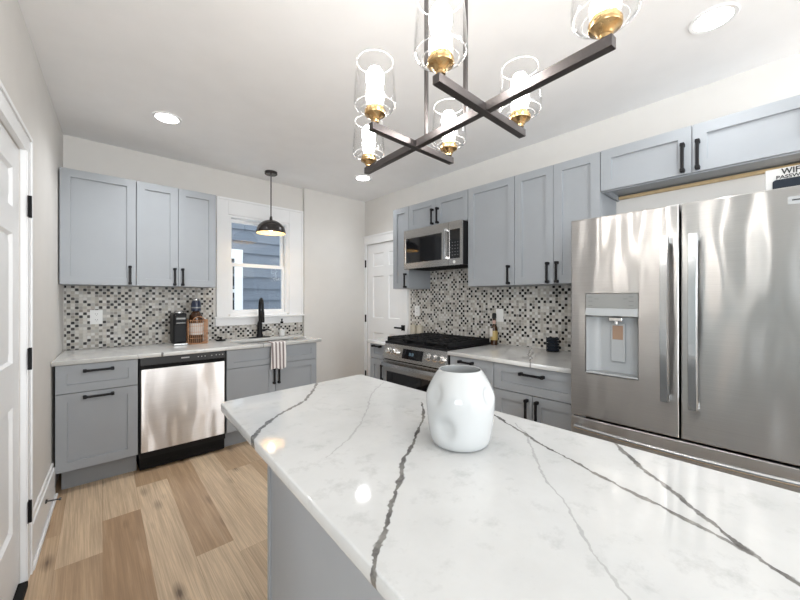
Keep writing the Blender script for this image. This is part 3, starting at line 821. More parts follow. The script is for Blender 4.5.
for i in range(9):
    for k in range(n - 1):
        bm.faces.new((top[i][k], top[i + 1][k], top[i + 1][k + 1], top[i][k + 1]))
        bm.faces.new((bot[i][k], bot[i][k + 1], bot[i + 1][k + 1], bot[i + 1][k]))
    for k in (0, n - 1): bm.faces.new((top[i][k], bot[i][k], bot[i + 1][k], top[i + 1][k]))
for i in (0, 9):
    for k in range(n - 1): bm.faces.new((top[i][k], top[i][k + 1], bot[i][k + 1], bot[i][k]))
bmesh.ops.recalc_face_normals(bm, faces=bm.faces)
solo('dish_towel', bm, MT['towel'], 'striped dish towel hanging over the counter edge at the sink', 'towel', smooth=60)

# coffee maker
cr = root('coffee_maker', (.640, 3.66, ZCT), 'slim black coffee maker on the counter under wall cabinet', 'coffee maker')
bm = nb(); box(bm, .588, .690, 3.60, 3.78, ZCT + .022, ZCT + .285, W2, .012, 3); part('body', bm, MT['black_plastic'], cr)
bm = nb(); box(bm, .584, .694, 3.575, 3.785, ZCT + .0005, ZCT + .021, W2, .008, 2); part('base', bm, MT['steel_polish'], cr, 'silver base')
bm = nb(); box(bm, .594, .684, 3.572, 3.604, ZCT + .19, ZCT + .27, W2, .008, 2); hd = part('brew_head', bm, MT['black_plastic'], cr)
bm = nb(); box(bm, .604, .674, 3.568, 3.573, ZCT + .232, ZCT + .246, W2, .001); box(bm, .604, .674, 3.568, 3.573, ZCT + .196, ZCT + .204, W2, .001); part('badge', bm, MT['grey_panel'], hd, 'silver strip')
bm = nb(); lathe(bm, [(0, .2855), (.04, .2855), (.038, .298), (.025, .303), (0, .303)], (.64, 3.67, ZCT), 24); part('lid', bm, MT['steel_polish'], cr, 'silver lid')

# copper wire basket with a bottle in it
bk = root('wire_basket', (.782, 3.665, ZCT), 'copper wire basket standing beside the black coffee maker', 'basket')
bm = nb()
X0, X1, Y0, Y1 = .706, .858, 3.590, 3.740
for z in (.006, .055, .11, .165, .218):
    tube(bm, [(x, y, ZCT + z) for x, y in rrect(X0, X1, Y0, Y1, .02, 3)] + [(X1, Y1 - .02, ZCT + z)], .0035 if z in (.006, .218) else .002, 6, cap=False)
k = 0
for i in range(9):
    x = X0 + .012 + (X1 - X0 - .024) * i / 8
    for y in (Y0, Y1): tube(bm, [(x, y, ZCT + .006), (x, y, ZCT + .218)], .0018, 6)
for i in range(7):
    y = Y0 + .012 + (Y1 - Y0 - .024) * i / 6
    for x in (X0, X1): tube(bm, [(x, y, ZCT + .006), (x, y, ZCT + .218)], .0018, 6)
    tube(bm, [(X0, y, ZCT + .006), (X1, y, ZCT + .006)], .0018, 6)
part('basket', bm, MT['copper'], bk)
bm = nb()
tube(bm, [(.782 + .050 * math.cos(math.pi * i / 12), Y0 - .003, ZCT + .205 + .045 * math.sin(math.pi * i / 12)) for i in range(13)], .004, 8)
part('handle', bm, MT['copper'], bk)
br = root('bottle', (.776, 3.668, ZCT + .009), 'tall dark bottle with navy foil neck inside the copper basket', 'bottle')
c = (.776, 3.668, ZCT + .009)
bm = nb(); lathe(bm, [(0, 0), (.05, 0), (.055, .008), (.055, .215), (.053, .250), (.038, .275), (.026, .288), (.024, .33), (0, .33)], c, 28); part('body', bm, MT['amber'], br)
bm = nb(); lathe(bm, [(.0255, .289), (.040, .292), (.043, .30), (.041, .36), (.034, .385), (0, .386)], c, 24); part('foil', bm, MT['navy'], br, 'navy foil neck')
bm = nb(); lathe(bm, [(0, .387), (.030, .387), (.032, .392), (.032, .402), (.029, .406), (0, .406)], c, 24); part('cap', bm, MT['steel_polish'], br, 'pale cap')
bm = nb(); lathe(bm, [(.0555, .075), (.0560, .080), (.0560, .175), (.0555, .18)], c, 28); part('label_band', bm, MT['label'], br, 'pale paper label')
bm = nb(); lathe(bm, [(.0432, .318), (.0438, .320), (.0432, .328)], c, 24); part('neck_band', bm, MT['grey_panel'], br, 'grey neck band')

# tile backsplashes
T = .009
bm = nb()
box(bm, -.112, .972, YB - T, YB - .0005, ZCT + .0005, ZU0 - .0005); box(bm, .972, 1.943, YB - T, YB - .0005, ZCT + .0005, 1.033)
solo('backsplash', bm, MT['tile_back'], 'black and beige mosaic backsplash along the sink wall', 'backsplash')
bm = nb()
box(bm, XR - T, XR - .0005, .815, 2.935, ZCT + .0005, ZU0 - .0005); box(bm, XR - T, XR - .0005, 1.873, 2.62, ZU0 - .0005, 1.61)
solo('backsplash', bm, MT['tile_right'], 'black and grey mosaic backsplash behind the range', 'backsplash')

# outlets
def outlet(mp, s, z, label, w=.075, h=.118, kind='duplex', group='white wall outlets'):
    q = mp(s, 0, z - h / 2)
    r = root('wall_outlet' if kind == 'duplex' else 'wall_switch', q, label, 'outlet' if kind == 'duplex' else 'switch', group)
    bm = nb(); box(bm, s - w / 2, s + w / 2, 0, .005, z - h / 2, z + h / 2, mp, .002); p_ = part('plate', bm, MT['plate'], r)
    if kind == 'duplex':
        for dz in (-.024, .024):
            bm = nb(); box(bm, s - .017, s + .017, .005, .0075, z + dz - .015, z + dz + .015, mp, .003); sk_ = part('socket', bm, MT['plate'], r)
            bm = nb()
            for ds in (-.007, .007): box(bm, s + ds - .0012, s + ds + .0012, .0075, .0078, z + dz - .002, z + dz + .008, mp)
            box(bm, s - .002, s + .002, .0075, .0078, z + dz - .010, z + dz - .006, mp)
            part('slot', bm, MT['slot'], sk_, 'dark slots')
    else:
        bm = nb(); box(bm, s - .016, s + .016, .005, .009, z - .033, z + .033, mp, .002); part('rocker', bm, MT['plate'], r)
outlet(onA(YB - T - .0005), .083, 1.158, 'white outlet plate on the sink wall mosaic', .080)
outlet(onB(XR - T - .0005), 2.822, 1.175, 'white outlet plate on the mosaic left of the range')
outlet(onB(XR - T - .0005), 1.756, 1.160, 'white switch plate on the mosaic right of the range', .075, .118, 'switch')

# ------------------------------------------------------------------ range wall: base cabinets, counters
XBB = 2.155; mbB = onB(XBB + .02)
base_cab(mbB, 2.580, 2.822, .660, 'narrow grey base cabinet left of the range', GB_B, (2.5, 2.71, 0),
         [(2.580, 2.822, .722, .862, (2.700, .845, .125))], [(2.580, 2.822, .150, .717, (2.615, .60, .15, True))])
base_cab(mbB, 1.388, 1.784, .660, 'grey pull out base cabinet just right of the range', GB_B, (2.5, 1.59, 0),
         [], [(1.388, 1.784, .150, .862, (1.62, .830, .13, False))])
base_cab(mbB, .815, 1.384, .660, 'grey base cabinet with wide drawer beside the refrigerator', GB_B, (2.5, 1.1, 0),
         [(.815, 1.384, .684, .862, (1.098, .815, .165))], [(.815, 1.0985, .150, .678, (1.064, .58, .15, True)), (1.1005, 1.384, .150, .678, (1.133, .58, .15, True))])
cx = 2.128
bm = slab('t', [(cx, .815), (XR - T - .001, .815), (XR - T - .001, 1.788), (cx, 1.788)], [], ZCT0, ZCT)
solo('countertop', bm, MT['quartz_right'], 'white quartz countertop between the range and refrigerator', 'countertop', smooth=0)
bm = slab('t', [(cx, 2.577), (XR - T - .001, 2.577), (XR - T - .001, 2.842), (cx, 2.842)], [], ZCT0, ZCT)
solo('countertop', bm, MT['quartz_right'], 'small white quartz countertop piece left of the range', 'countertop', smooth=0)

# ------------------------------------------------------------------ gas range
RY0, RY1 = 1.794, 2.571
rg = root('gas_range', (2.45, 2.18, 0), 'stainless slide in gas range with black grates', 'range')
RX = 2.135; mr = onB(RX)
bm = nb(); box(bm, RY0, RY1, -(XR - T - .004 - RX), -.02, .05, .885, mr, .002); part('body', bm, MT['black_plastic'], rg)
for s in (RY0 + .05, RY1 - .05):
    for d in (-.08, -.6):
        bm = nb(); lathe(bm, [(0, .001), (.018, .001), (.018, .05), (0, .05)], mr(s, d, 0), 12); part('foot', bm, MT['black_plastic'], rg)
bm = nb(); box(bm, RY0, RY1, -(XR - T - .004 - RX), -.006, .886, .910, mr, .004); part('cooktop', bm, MT['black_plastic'], rg, 'dark enamelled cooktop')
# sloping control panel
bm = nb()
def cp(s, t, d):   # t 0 bottom .. 1 top of the sloping face
    return mr(s, .030 - .036 * t + d, .752 + .140 * t)
hexa(bm, [mr(RY0, -.03, .752), mr(RY0, -.03, .893), cp(RY0, 0, 0), cp(RY0, 1, 0), mr(RY1, -.03, .752), mr(RY1, -.03, .893), cp(RY1, 0, 0), cp(RY1, 1, 0)], 0, .004)
pn = part('control_panel', bm, MT['steel'], rg, 'brushed stainless control panel')
bm = nb()
hexa(bm, [cp(s, t, d) for s in (2.055, 2.305) for d in (-.01, .002) for t in (.20, .80)]); ds = part('display', bm, MT['mirror_display'], pn, 'black glass display')
bm = nb()
for s in (2.165, 2.178, 2.198, 2.211): hexa(bm, [cp(s + e, t, d) for e in (0, .007) for d in (.0018, .0026) for t in (.42, .60)])
part('digits', bm, MT['digits'], ds, 'pale blue clock digits')
axn = (Vector(cp(0, .5, 1)) - Vector(cp(0, .5, 0))).normalized(); axn = Vector((-1, 0, .25)).normalized()
for s in (2.480, 2.400, 1.985, 1.915, 1.845):
    bm = nb()
    def knurl(t, r, h): return r * (1 + .04 * math.cos(t * 12)) if r > .02 else r
    lathe(bm, [(0, 0), (.030, 0), (.031, .004), (.026, .007), (.0245, .034), (.021, .038), (0, .038)], Vector(cp(s, .52, .0)), 36, 0, axn, knurl)
    c0 = Vector(cp(s, .52, 0)) + axn * .036
    part('knob', bm, MT['chrome'], rg, 'chrome knob')
# oven door
bm = nb(); panel_slab(bm, RY0 + .004, RY1 - .004, .215, .742, -.018, .022, [(RY0 + .045, RY1 - .045, .27, .640)], [(.001, 0), (.004, -.004)], mr); dr_ = part('oven_door', bm, MT['steel'], rg, 'brushed stainless oven door')
bm = nb(); box(bm, RY0 + .052, RY1 - .052, .0185, .0205, .277, .633, mr); part('oven_window', bm, MT['black_gloss'], dr_, 'black glass oven window')
bm = nb()
n = 14; rings = []
for i in range(n + 1):
    s = RY0 + .02 + (RY1 - RY0 - .04) * i / n; bow = .016 * (1 - (2 * i / n - 1) ** 2)
    rings.append((s, bow))
for (s, b0), (t, b1) in zip(rings[:-1], rings[1:]):
    hexa(bm, [mr(s, .048 + b0, .688), mr(s, .044 + b0, .722), mr(s, .062 + b0, .690), mr(s, .056 + b0, .720), mr(t, .048 + b1, .688), mr(t, .044 + b1, .722), mr(t, .062 + b1, .690), mr(t, .056 + b1, .720)])
for s in (RY0 + .035, RY1 - .035): box(bm, s - .014, s + .014, .020, .052, .690, .720, mr, .003)
bmesh.ops.remove_doubles(bm, verts=bm.verts, dist=1e-5)
part('handle', bm, MT['steel_polish'], dr_, 'curved stainless door handle')
bm = nb(); box(bm, RY0 + .004, RY1 - .004, -.018, .020, .06, .208, mr, .004); part('warming_drawer', bm, MT['steel'], rg)
# burners and grates
XC = lambda d: RX - d
for bx, by, br_ in ((2.30, 2.02 - .1, .045), (2.30, 2.44, .038), (2.62, 1.92, .036), (2.62, 2.44, .045), (2.47, 2.183, .05)):
    bm = nb(); lathe(bm, [(0, .9105), (br_, .9105), (br_, .922), (br_ * .8, .926), (br_ * .8, .932), (br_ * .72, .936), (0, .936)], (bx, by, 0), 24); part('burner', bm, MT['iron'], rg)
gw = (RY1 - RY0 - .02) / 3
for g in range(3):
    y0 = RY0 + .01 + g * gw + .003; y1 = y0 + gw - .006; x0, x1 = RX + .025, XR - .10
    bm = nb(); z0, z1 = .936, .952
    for y in (y0, y1 - .012): box(bm, x0, x1, y, y + .012, .9125, z1, W2, .003)
    for x in (x0, x1 - .012, (x0 + x1) / 2 - .006): box(bm, x, x + .012, y0 + .012, y1 - .012, z0, z1, W2, .003)
    for k in range(1, 3): box(bm, x0 + .012, x1 - .012, y0 + (y1 - y0) * k / 3 - .005, y0 + (y1 - y0) * k / 3 + .005, z0 + .001, z1 + .004, W2, .003)
    for k in range(1, 8):
        x = x0 + (x1 - x0) * k / 8; box(bm, x - .005, x + .005, y0 + .012, y1 - .012, z0 + .002, z1 + .003, W2, .002)
    for x in (x0, x1 - .014):
        for y in (y0, y1 - .014): box(bm, x, x + .014, y, y + .014, .9105, z0 + .002)
    part('grate', bm, MT['iron'], rg)

# ------------------------------------------------------------------ microwave
mw = root('microwave', (2.62, 2.24, 1.605), 'stainless over the range microwave with black window', 'microwave')
MX = 2.425; mm = onB(MX); MY0, MY1, MZ0, MZ1 = 1.879, 2.612, 1.610, 1.998
bm = nb(); box(bm, MY0, MY1, -(XR - T - .003 - MX), -.022, MZ0 + .004, MZ1 - .001, mm, .003); part('body', bm, MT['black_plastic'], mw, 'dark case')
dv = 2.026
bm = nb(); panel_slab(bm, dv + .001, MY1, MZ0, MZ1, -.020, .0, [(dv + .080, MY1 - .022, MZ0 + .056, MZ1 - .080)], [(.001, 0), (.003, -.004)], mm); dd = part('door', bm, MT['steel'], mw, 'brushed stainless door')
bm = nb(); box(bm, dv + .085, MY1 - .027, -.0038, -.0025, MZ0 + .061, MZ1 - .085, mm); part('door_window', bm, MT['black_gloss'], dd, 'black glass window')
bm = nb()
box(bm, dv + .012, dv + .034, .024, .036, MZ0 + .055, MZ1 - .055, mm, .004)
for z in (MZ0 + .07, MZ1 - .07): box(bm, dv + .013, dv + .033, -.001, .026, z - .012, z + .012, mm, .003)
part('handle', bm, MT['steel_polish'], dd, 'polished steel door handle')
bm = nb(); panel_slab(bm, MY0, dv - .001, MZ0, MZ1, -.020, .0, [(MY0 + .018, dv - .008, MZ0 + .058, MZ1 - .070)], [(.001, 0), (.002, -.003)], mm); cp_ = part('control_panel', bm, MT['steel'], mw)
bm = nb(); box(bm, MY0 + .021, dv - .011, -.0028, -.0012, MZ0 + .061, MZ1 - .073, mm); kp = part('keypad', bm, MT['black_gloss'], cp_, 'black glass keypad')
for i in range(3):
    for j in range(5):
        bm = nb(); box(bm, MY0 + .038 + i * .030, MY0 + .048 + i * .030, -.0012, -.0006, MZ0 + .086 + j * .028, MZ0 + .091 + j * .028, mm)
        part('button', bm, MT['keymark'], kp)
bm = nb(); lathe(bm, [(0, .0005), (.014, .0005), (.014, .0015), (0, .0015)], mm(1.962, 0, MZ0 + .028), 20, 0, (-1, 0, 0)); part('sticker', bm, MT['plate'], mw, 'round white sticker')
bm = nb()
for i in range(14): box(bm, MY0 + .03 + i * .05, MY0 + .06 + i * .05, -.30, -.05, MZ0 + .0005, MZ0 + .0038, mm)
part('vent_grille', bm, MT['gap'], mw)

# ------------------------------------------------------------------ refrigerator
FX = 1.985; mf = onB(FX); FY0, FY1 = -.155, .790; FT = 1.737; FB = .683; SPL = .3165
fg = root('refrigerator', (2.35, .32, 0), 'stainless french door refrigerator with water dispenser', 'refrigerator')
bm = nb(); box(bm, FY0 + .006, FY1 - .006, -(XR - .03 - FX), -.092, .03, FT - .012, mf, .004); part('body', bm, MT['dark_grey'], fg, 'dark grey case')
for s in (FY0 + .05, FY1 - .05):
    for d in (-.12, -.7):
        bm = nb(); lathe(bm, [(0, .001), (.02, .001), (.02, .03), (0, .03)], mf(s, d, 0), 12); part('foot', bm, MT['black_plastic'], fg)
def bev_door(bm, bevel=.008):
    pass
# left door (image left) with dispenser opening
DY0, DY1, DZ0, DZ1 = .474, .716, .915, 1.340
bm = nb()
panel_slab(bm, SPL + .0035, FY1, FB, FT, -.088, 0.0, [(DY0, DY1, DZ0, DZ1)], [(.0005, 0), (.0015, -.080)], mf)
bv = [e for e in bm.edges if all(abs(v.co.x - FX) < 1e-5 for v in e.verts) and (all(abs(v.co.y - FY1) < 1e-5 for v in e.verts) or all(abs(v.co.y - SPL - .0035) < 1e-5 for v in e.verts) or all(abs(v.co.z - FT) < 1e-5 for v in e.verts) or all(abs(v.co.z - FB) < 1e-5 for v in e.verts))]
bmesh.ops.bevel(bm, geom=bv, offset=.006, segments=3, profile=.5, affect='EDGES')
ld = part('door', bm, MT['steel_fridge'], fg, 'left steel door with dispenser')
bm = nb()
box(bm, DY0 + .003, DY1 - .003, -.078, .003, 1.262, DZ1 - .003, mf, .001)
dp = part('dispenser_panel', bm, MT['grey_panel'], ld, 'grey dispenser control panel')
for s, z in ((.69, 1.32), (.69, 1.298), (.69, 1.276), (.505, 1.32), (.505, 1.298), (.505, 1.276), (.66, 1.31), (.53, 1.31)):
    bm = nb(); box(bm, s - .010, s + .010, .003, .0034, z - .0015, z + .0015, mf); part('legend', bm, MT['keymark'], dp)
bm = nb(); hexa(bm, [mf(s, d, z) for s in (DY0 + .003, DY1 - .003) for d, z in ((-.05, 1.216), (-.05, 1.2615), (.010, 1.224), (.004, 1.2615))], 0, .001)
box(bm, .66, .69, .0095, .0102, 1.235, 1.238, mf); part('dispenser_lip', bm, MT['grey_plastic'], ld)
# bay: back plate, curved cheeks, paddles, spout and tray inside the recess
bm = nb()
bz0, bz1 = DZ0 + .004, 1.2145
box(bm, DY0 + .003, DY1 - .003, -.0785, -.074, bz0, bz1, mf)
for e, o_ in ((DY0 + .003, 1), (DY1 - .003, -1)):
    n = 8; pr = []
    for i in range(n + 1):
        t = math.pi / 2 * i / n; pr.append((e + o_ * .052 * (1 - math.cos(t)), -.074 + .070 * (1 - math.sin(t))))
    lo = [bm.verts.new(mf(a, b_, bz0)) for a, b_ in pr]; hi = [bm.verts.new(mf(a, b_, bz1)) for a, b_ in pr]
    for i in range(n): bm.faces.new((lo[i], lo[i + 1], hi[i + 1], hi[i]))
bmesh.ops.recalc_face_normals(bm, faces=bm.faces)
part('dispenser_bay', bm, MT['grey_plastic'], ld, 'silver grey bay', 60)
bm = nb(); box(bm, .548, .612, -.0735, -.060, .985, 1.185, mf, .004); pd_ = part('paddle', bm, MT['grey_plastic'], ld)
bm = nb(); box(bm, .556, .604, -.0597, -.058, 1.10, 1.172, mf, .001); part('film', bm, MT['brown_film'], pd_, 'brown translucent strip')
bm = nb(); box(bm, .550, .610, -.060, -.020, 1.196, 1.2145, mf, .003); lathe(bm, [(0, 1.180), (.010, 1.180), (.012, 1.2), (0, 1.2)], (FX + .04, .58, 0), 14); part('spout', bm, MT['chrome'], ld, 'chrome spout')
bm = nb(); box(bm, DY0 + .003, DY1 - .003, -.073, .004, DZ0 + .0045, DZ0 + .013, mf, .002); part('drip_tray', bm, MT['grey_plastic'], ld, 'silver drip tray')

# right door
bm = nb(); box(bm, FY0, SPL - .0035, -.088, 0, FB, FT, mf, .006, 3); rd = part('door', bm, MT['steel_fridge'], fg, 'plain right steel door')
bm = nb(); box(bm, -.085, -.008, .0, .0015, 1.668, 1.698, mf, .0005); bd = part('badge', bm, MT['grey_plastic'], rd, 'small silver badge')
bm = nb(); box(bm, -.075, -.018, .0015, .0019, 1.681, 1.686, mf); part('lettering', bm, MT['ink'], bd)
# handles: flat bars bowed outward
def fridge_handle(s, z0, z1, w=.034):
    bm = nb(); n = 16; pr = []
    for i in range(n + 1):
        z = z0 + (z1 - z0) * i / n; bow = .018 * (1 - (2 * i / n - 1) ** 2); pr.append((z, bow))
    for (a, p), (c, q) in zip(pr[:-1], pr[1:]):
        hexa(bm, [mf(s - w / 2, .040 + p, a), mf(s - w / 2, .040 + q, c), mf(s - w / 2 + .004, .056 + p, a), mf(s - w / 2 + .004, .056 + q, c),
                  mf(s + w / 2, .040 + p, a), mf(s + w / 2, .040 + q, c), mf(s + w / 2 - .004, .056 + p, a), mf(s + w / 2 - .004, .056 + q, c)])
    bmesh.ops.remove_doubles(bm, verts=bm.verts, dist=1e-5)
    for z in (z0 + .014, z1 - .014): box(bm, s - w / 2, s + w / 2, .0005, .046, z - .014, z + .014, mf, .003)
    return bm
part('handle', fridge_handle(.365, .848, 1.590), MT['steel_polish'], ld, 'bowed polished door handle')
part('handle', fridge_handle(.266, .832, 1.590), MT['steel_polish'], rd, 'bowed polished door handle')
# freezer drawers
bm = nb(); box(bm, FY0, FY1, -.088, 0, .20, FB - .010, mf, .006, 3); fd = part('freezer_drawer', bm, MT['steel_fridge'], fg)
bm = nb(); n = 20
pts = []
for i in range(n + 1):
    s = FY1 - .035 - (FY1 - FY0 - .07) * i / n; bow = .030 * (1 - (2 * i / n - 1) ** 2)
    pts.append(mf(s, .035 + bow, .632))
tube(bm, pts, .012, 12)
for s in (FY1 - .045, FY0 + .045): box(bm, s - .014, s + .014, .0005, .040, .622, .642, mf, .004)
part('handle', bm, MT['steel_polish'], fd, 'bowed polished drawer handle')
bm = nb(); box(bm, FY0 + .01, FY1 - .01, -.0915, -.04, .035, .19, mf, .004); part('kick_plate', bm, MT['dark_grey'], fg)
bm = nb(); box(bm, FY1 - .075, FY1 - .012, -.05, -.004, FB - .0095, FB - .0005, mf, .001); part('hinge', bm, MT['steel_polish'], fg)

# sign standing on the refrigerator
sg = root('sign', (2.21, -.06, FT - .0115), 'white wooden WIFI PASSWORD sign standing on the refrigerator', 'sign')
SZ = FT - .011; sx = 2.20; ms = onB(sx)
bm = nb(); box(bm, -.195, .058, -.022, 0, SZ + .0003, SZ + .141, ms, .003); part('board', bm, paint('off_white_sign_paint', (.60, .60, .59), .5), sg)
bm2 = slab('t', rrect(-.172, .036, 0, .082, .012), [], 0, .0025, .0005)
for v in bm2.verts: v.co = Vector((sx - .0002 - v.co.z, v.co.x, SZ + .011 + v.co.y))
part('chalk_panel', bm2, MT['slate'], sg, 'dark chalkboard panel')
def put(y0, z0, k): return lambda u, v, w: Vector((sx - .0006 - w, y0 - u * k, z0 + v))
part('lettering', text_bm('WIFI', .034, put(.010, SZ + .1135, .88)), MT['ink'], sg, 'black WIFI lettering', 0)
part('lettering', text_bm('PASSWORD:', .0205, put(.026, SZ + .0955, 1.08)), MT['ink'], sg, 'black PASSWORD: lettering', 0)

# ------------------------------------------------------------------ things on the range-side counters
G_CAN = 'beige canisters beside the range'
for i, (x, y, lb) in enumerate(((2.735, 2.790, 'beige stoneware canister nearer the corner door'), (2.735, 2.690, 'beige stoneware canister nearer the range'))):
    r = root('canister', (x, y, ZCT), lb, 'canister', G_CAN)
    bm = nb(); lathe(bm, [(0, .0005), (.034, .0005), (.037, .004), (.037, .105), (.035, .109), (0, .109)], (x, y, ZCT), 28); part('body', bm, MT['canister'], r)
    bm = nb(); lathe(bm, [(0, .1095), (.037, .1095), (.038, .114), (.034, .121), (.010, .123), (.008, .133), (0, .134)], (x, y, ZCT), 28); part('lid', bm, MT['canister'], r)
c = (2.735, 1.755, ZCT)
r = root('bottle', c, 'slim dark oil bottle standing below the switch plate', 'bottle')
bm = nb(); lathe(bm, [(0, .0005), (.030, .0005), (.032, .005), (.032, .14), (.026, .165), (.014, .185), (.012, .235), (0, .235)], c, 24); part('body', bm, MT['amber'], r)
bm = nb(); lathe(bm, [(.0323, .045), (.0326, .048), (.0326, .125), (.0323, .128)], c, 24); part('label_band', bm, MT['gold_label'], r, 'gold label')
bm = nb(); hexa(bm, [(c[0] - d, c[1] + s, ZCT + z) for s in (-.004, .026) for d in (.020, .0335) for z in (.075, .150)], 0, .003); part('tag', bm, MT['label'], r, 'pale tag')
bm = nb(); lathe(bm, [(.0125, .185), (.015, .19), (.0155, .215), (.0125, .22)], c, 20); part('neck_band', bm, paint('pink_foil', (.5, .33, .28), .4), r, 'pinkish neck band')
bm = nb(); lathe(bm, [(0, .2355), (.017, .2355), (.019, .24), (.019, .275), (.014, .285), (0, .286)], c, 20); part('cap', bm, MT['black_plastic'], r, 'black cap')
c = (2.725, 1.222, ZCT)
r = root('coaster_holder', c, 'black wire holder on the counter near the refrigerator', 'coaster holder')
bm = nb()
lathe(bm, [(0, .0005), (.046, .0005), (.046, .006), (0, .006)], c, 28)
for k in range(4):
    t = math.pi / 4 + k * math.pi / 2
    tube(bm, [(c[0] + .048 * math.cos(t), c[1] + .048 * math.sin(t), ZCT + .002), (c[0] + .048 * math.cos(t), c[1] + .048 * math.sin(t), ZCT + .115)], .0025, 8)
part('rack', bm, MT['black'], r)
for k in range(5):
    bm = nb(); z = .0075 + k * .021; lathe(bm, [(0, z), (.041, z), (.043, z + .003), (.043, z + .012), (.041, z + .015), (0, z + .015)], c, 28)
    t = solo('coaster', bm, MT['slate'], ['lowest', 'second lowest', 'middle', 'second highest', 'topmost'][k] + ' dark round coaster in the black wire holder', 'coaster', 'stacked dark coasters')

# ------------------------------------------------------------------ island
ir = root('kitchen_island', (.82, .6, 0), 'grey kitchen island base under the veined quartz top', 'island')
IX0, IX1, IY0, IY1 = .552, 1.085, -.42, 1.396
bm = nb(); box(bm, IX0 + .004, IX1, IY0, IY1 - .017, .0, ZCT0 - .001, W2, .001); part('body', bm, MT['cab'], ir)
bm = nb(); box(bm, IX0 - .004, IX1 + .003, IY1 - .0165, IY1, .0005, ZCT0 - .001, W2, .001); part('end_panel', bm, MT['cab'], ir)
def roundpoly(pts, r, n=6):
    out = []
    for i, p in enumerate(pts):
        a, b_, c = Vector(pts[i - 1]), Vector(p), Vector(pts[(i + 1) % len(pts)])
        u = (a - b_).normalized(); v = (c - b_).normalized()
        p0 = b_ + u * r; p1 = b_ + v * r
        for k in range(n + 1):
            t = k / n; out.append(tuple(p0 * (1 - t) ** 2 + b_ * 2 * t * (1 - t) + p1 * t * t))
    return out
bm = slab('t', roundpoly([(.402, 1.514), (.270, -.45), (1.130, -.45), (1.128, 1.566)], .035), [], ZCT0, ZCT, .004)
solo('island_countertop', bm, MT['quartz_island'], 'white quartz island top with bold grey veins', 'countertop', smooth=0)

# vase
vc = Vector((.803, .628, ZCT))
dents = [(math.radians(a), h, r) for a, h, r in ((276, .140, .024), (170, .140, .028), (192, .060, .028), (325, .050, .020), (100, .08, .03), (40, .12, .03))]
def dent(t, r, h):
    k = 0
    for a, hh, rr in dents:
        da = (t - a + math.pi) % (2 * math.pi) - math.pi
        q = ((da * .09) ** 2 + (h - hh) ** 2) / rr ** 2
        k += 1 / (1 + (q * 1.3) ** 3)
    return r - .011 * min(k, 1.0)
bm = nb()
def spl(pts, n):
    out = []
    for i in range(len(pts) - 1):
        p0 = pts[max(i - 1, 0)]; p1 = pts[i]; p2 = pts[i + 1]; p3 = pts[min(i + 2, len(pts) - 1)]
        for k in range(n):
            t = k / n
            out.append(tuple(.5 * (2 * b_ + (c - a) * t + (2 * a - 5 * b_ + 4 * c - d) * t * t + (3 * b_ - a - 3 * c + d) * t ** 3) for a, b_, c, d in zip(p0, p1, p2, p3)))
    out.append(pts[-1]); return out
prof = spl([(.060, .0008), (.072, .004), (.080, .018), (.085, .045), (.089, .08), (.0915, .115), (.0905, .135), (.083, .155), (.070, .180), (.058, .197)], 4)
lathe(bm, [(0, .0008)] + prof + [(.0565, .1995), (.0535, .1985)] + [(.063, .180), (.077, .15), (.084, .12), (.078, .05), (.06, .02), (0, .015)], vc, 72, 0, None, dent)
for v in bm.verts: v.co = vc + (v.co - vc) * 1.06
solo('vase', bm, MT['ceramic'], 'glossy white dimpled vase on the island', 'vase', smooth=70)

# ------------------------------------------------------------------ lamps
DL_W = 54.0
G_DL = 'round recessed ceiling lights'
def downlight(x, y, label, k=1.0):
    r = root('recessed_light', (x, y, ZC - .008), label, 'ceiling light', G_DL)
    bm = nb(); lathe(bm, [(.072, -.004), (.088, -.006), (.092, -.002), (.092, -.0003)], (x, y, ZC), 32); part('trim_ring', bm, MT['trim'], r)
    bm = nb(); lathe(bm, [(0, -.0035), (.072, -.0035), (.073, -.001), (0, -.001)], (x, y, ZC), 32); part('lens', bm, MT['led'], r, 'lit lens')
    d = bpy.data.lights.new('downlight_beam', 'SPOT'); d.energy = DL_W * k; d.spot_size = math.radians(142); d.spot_blend = 1.0
    d.shadow_soft_size = .06; d.color = (0.96, 0.98, 1.0)
    o = bpy.data.objects.new('downlight_beam', d); COL.objects.link(o); o.location = (0, 0, -.0); o.parent = r
downlight(.453, 3.021, 'round recessed ceiling light nearest the left wall cabinets', .8)
downlight(2.257, 3.086, 'round recessed ceiling light near the far corner door', .42)
downlight(2.193, .227, 'round recessed ceiling light above the refrigerator side', .3)

pc = (1.444, 3.581)
pr = root('pendant_lamp', (pc[0], pc[1], 2.0), 'black dome pendant lamp hanging before the window', 'pendant lamp')
PZ = 1.992
bm = nb(); lathe(bm, [(0, ZC - .028), (.058, ZC - .028), (.062, ZC - .024), (.062, ZC - .0005), (0, ZC - .0005)], (*pc, 0), 32); part('canopy', bm, MT['bronze_dark'], pr)
bm = nb(); tube(bm, [(*pc, ZC - .028), (*pc, PZ + .168)], .006, 10); part('stem', bm, MT['bronze'], pr)
bm = nb()
R0 = .146; H0 = .135
outp = [(R0 * math.cos(t), H0 * math.sin(t)) for t in [math.radians(x) for x in range(0, 84, 6)]]
lathe(bm, [(R0 - .004, -.002), (R0, 0)] + outp[1:] + [(.016, H0 + .004), (.012, H0 + .03), (.006, H0 + .045), (0, H0 + .045)], (*pc, PZ), 48)
sh = part('lamp_shade', bm, MT['bronze_dark'], pr)
bm = nb(); lathe(bm, [(R0 - .005, -.001)] + [(r * .962, h * .955) for r, h in outp[1:]] + [(0, H0 * .95)], (*pc, PZ), 48); part('lining', bm, MT['shade_inside'], sh, 'gold lining')
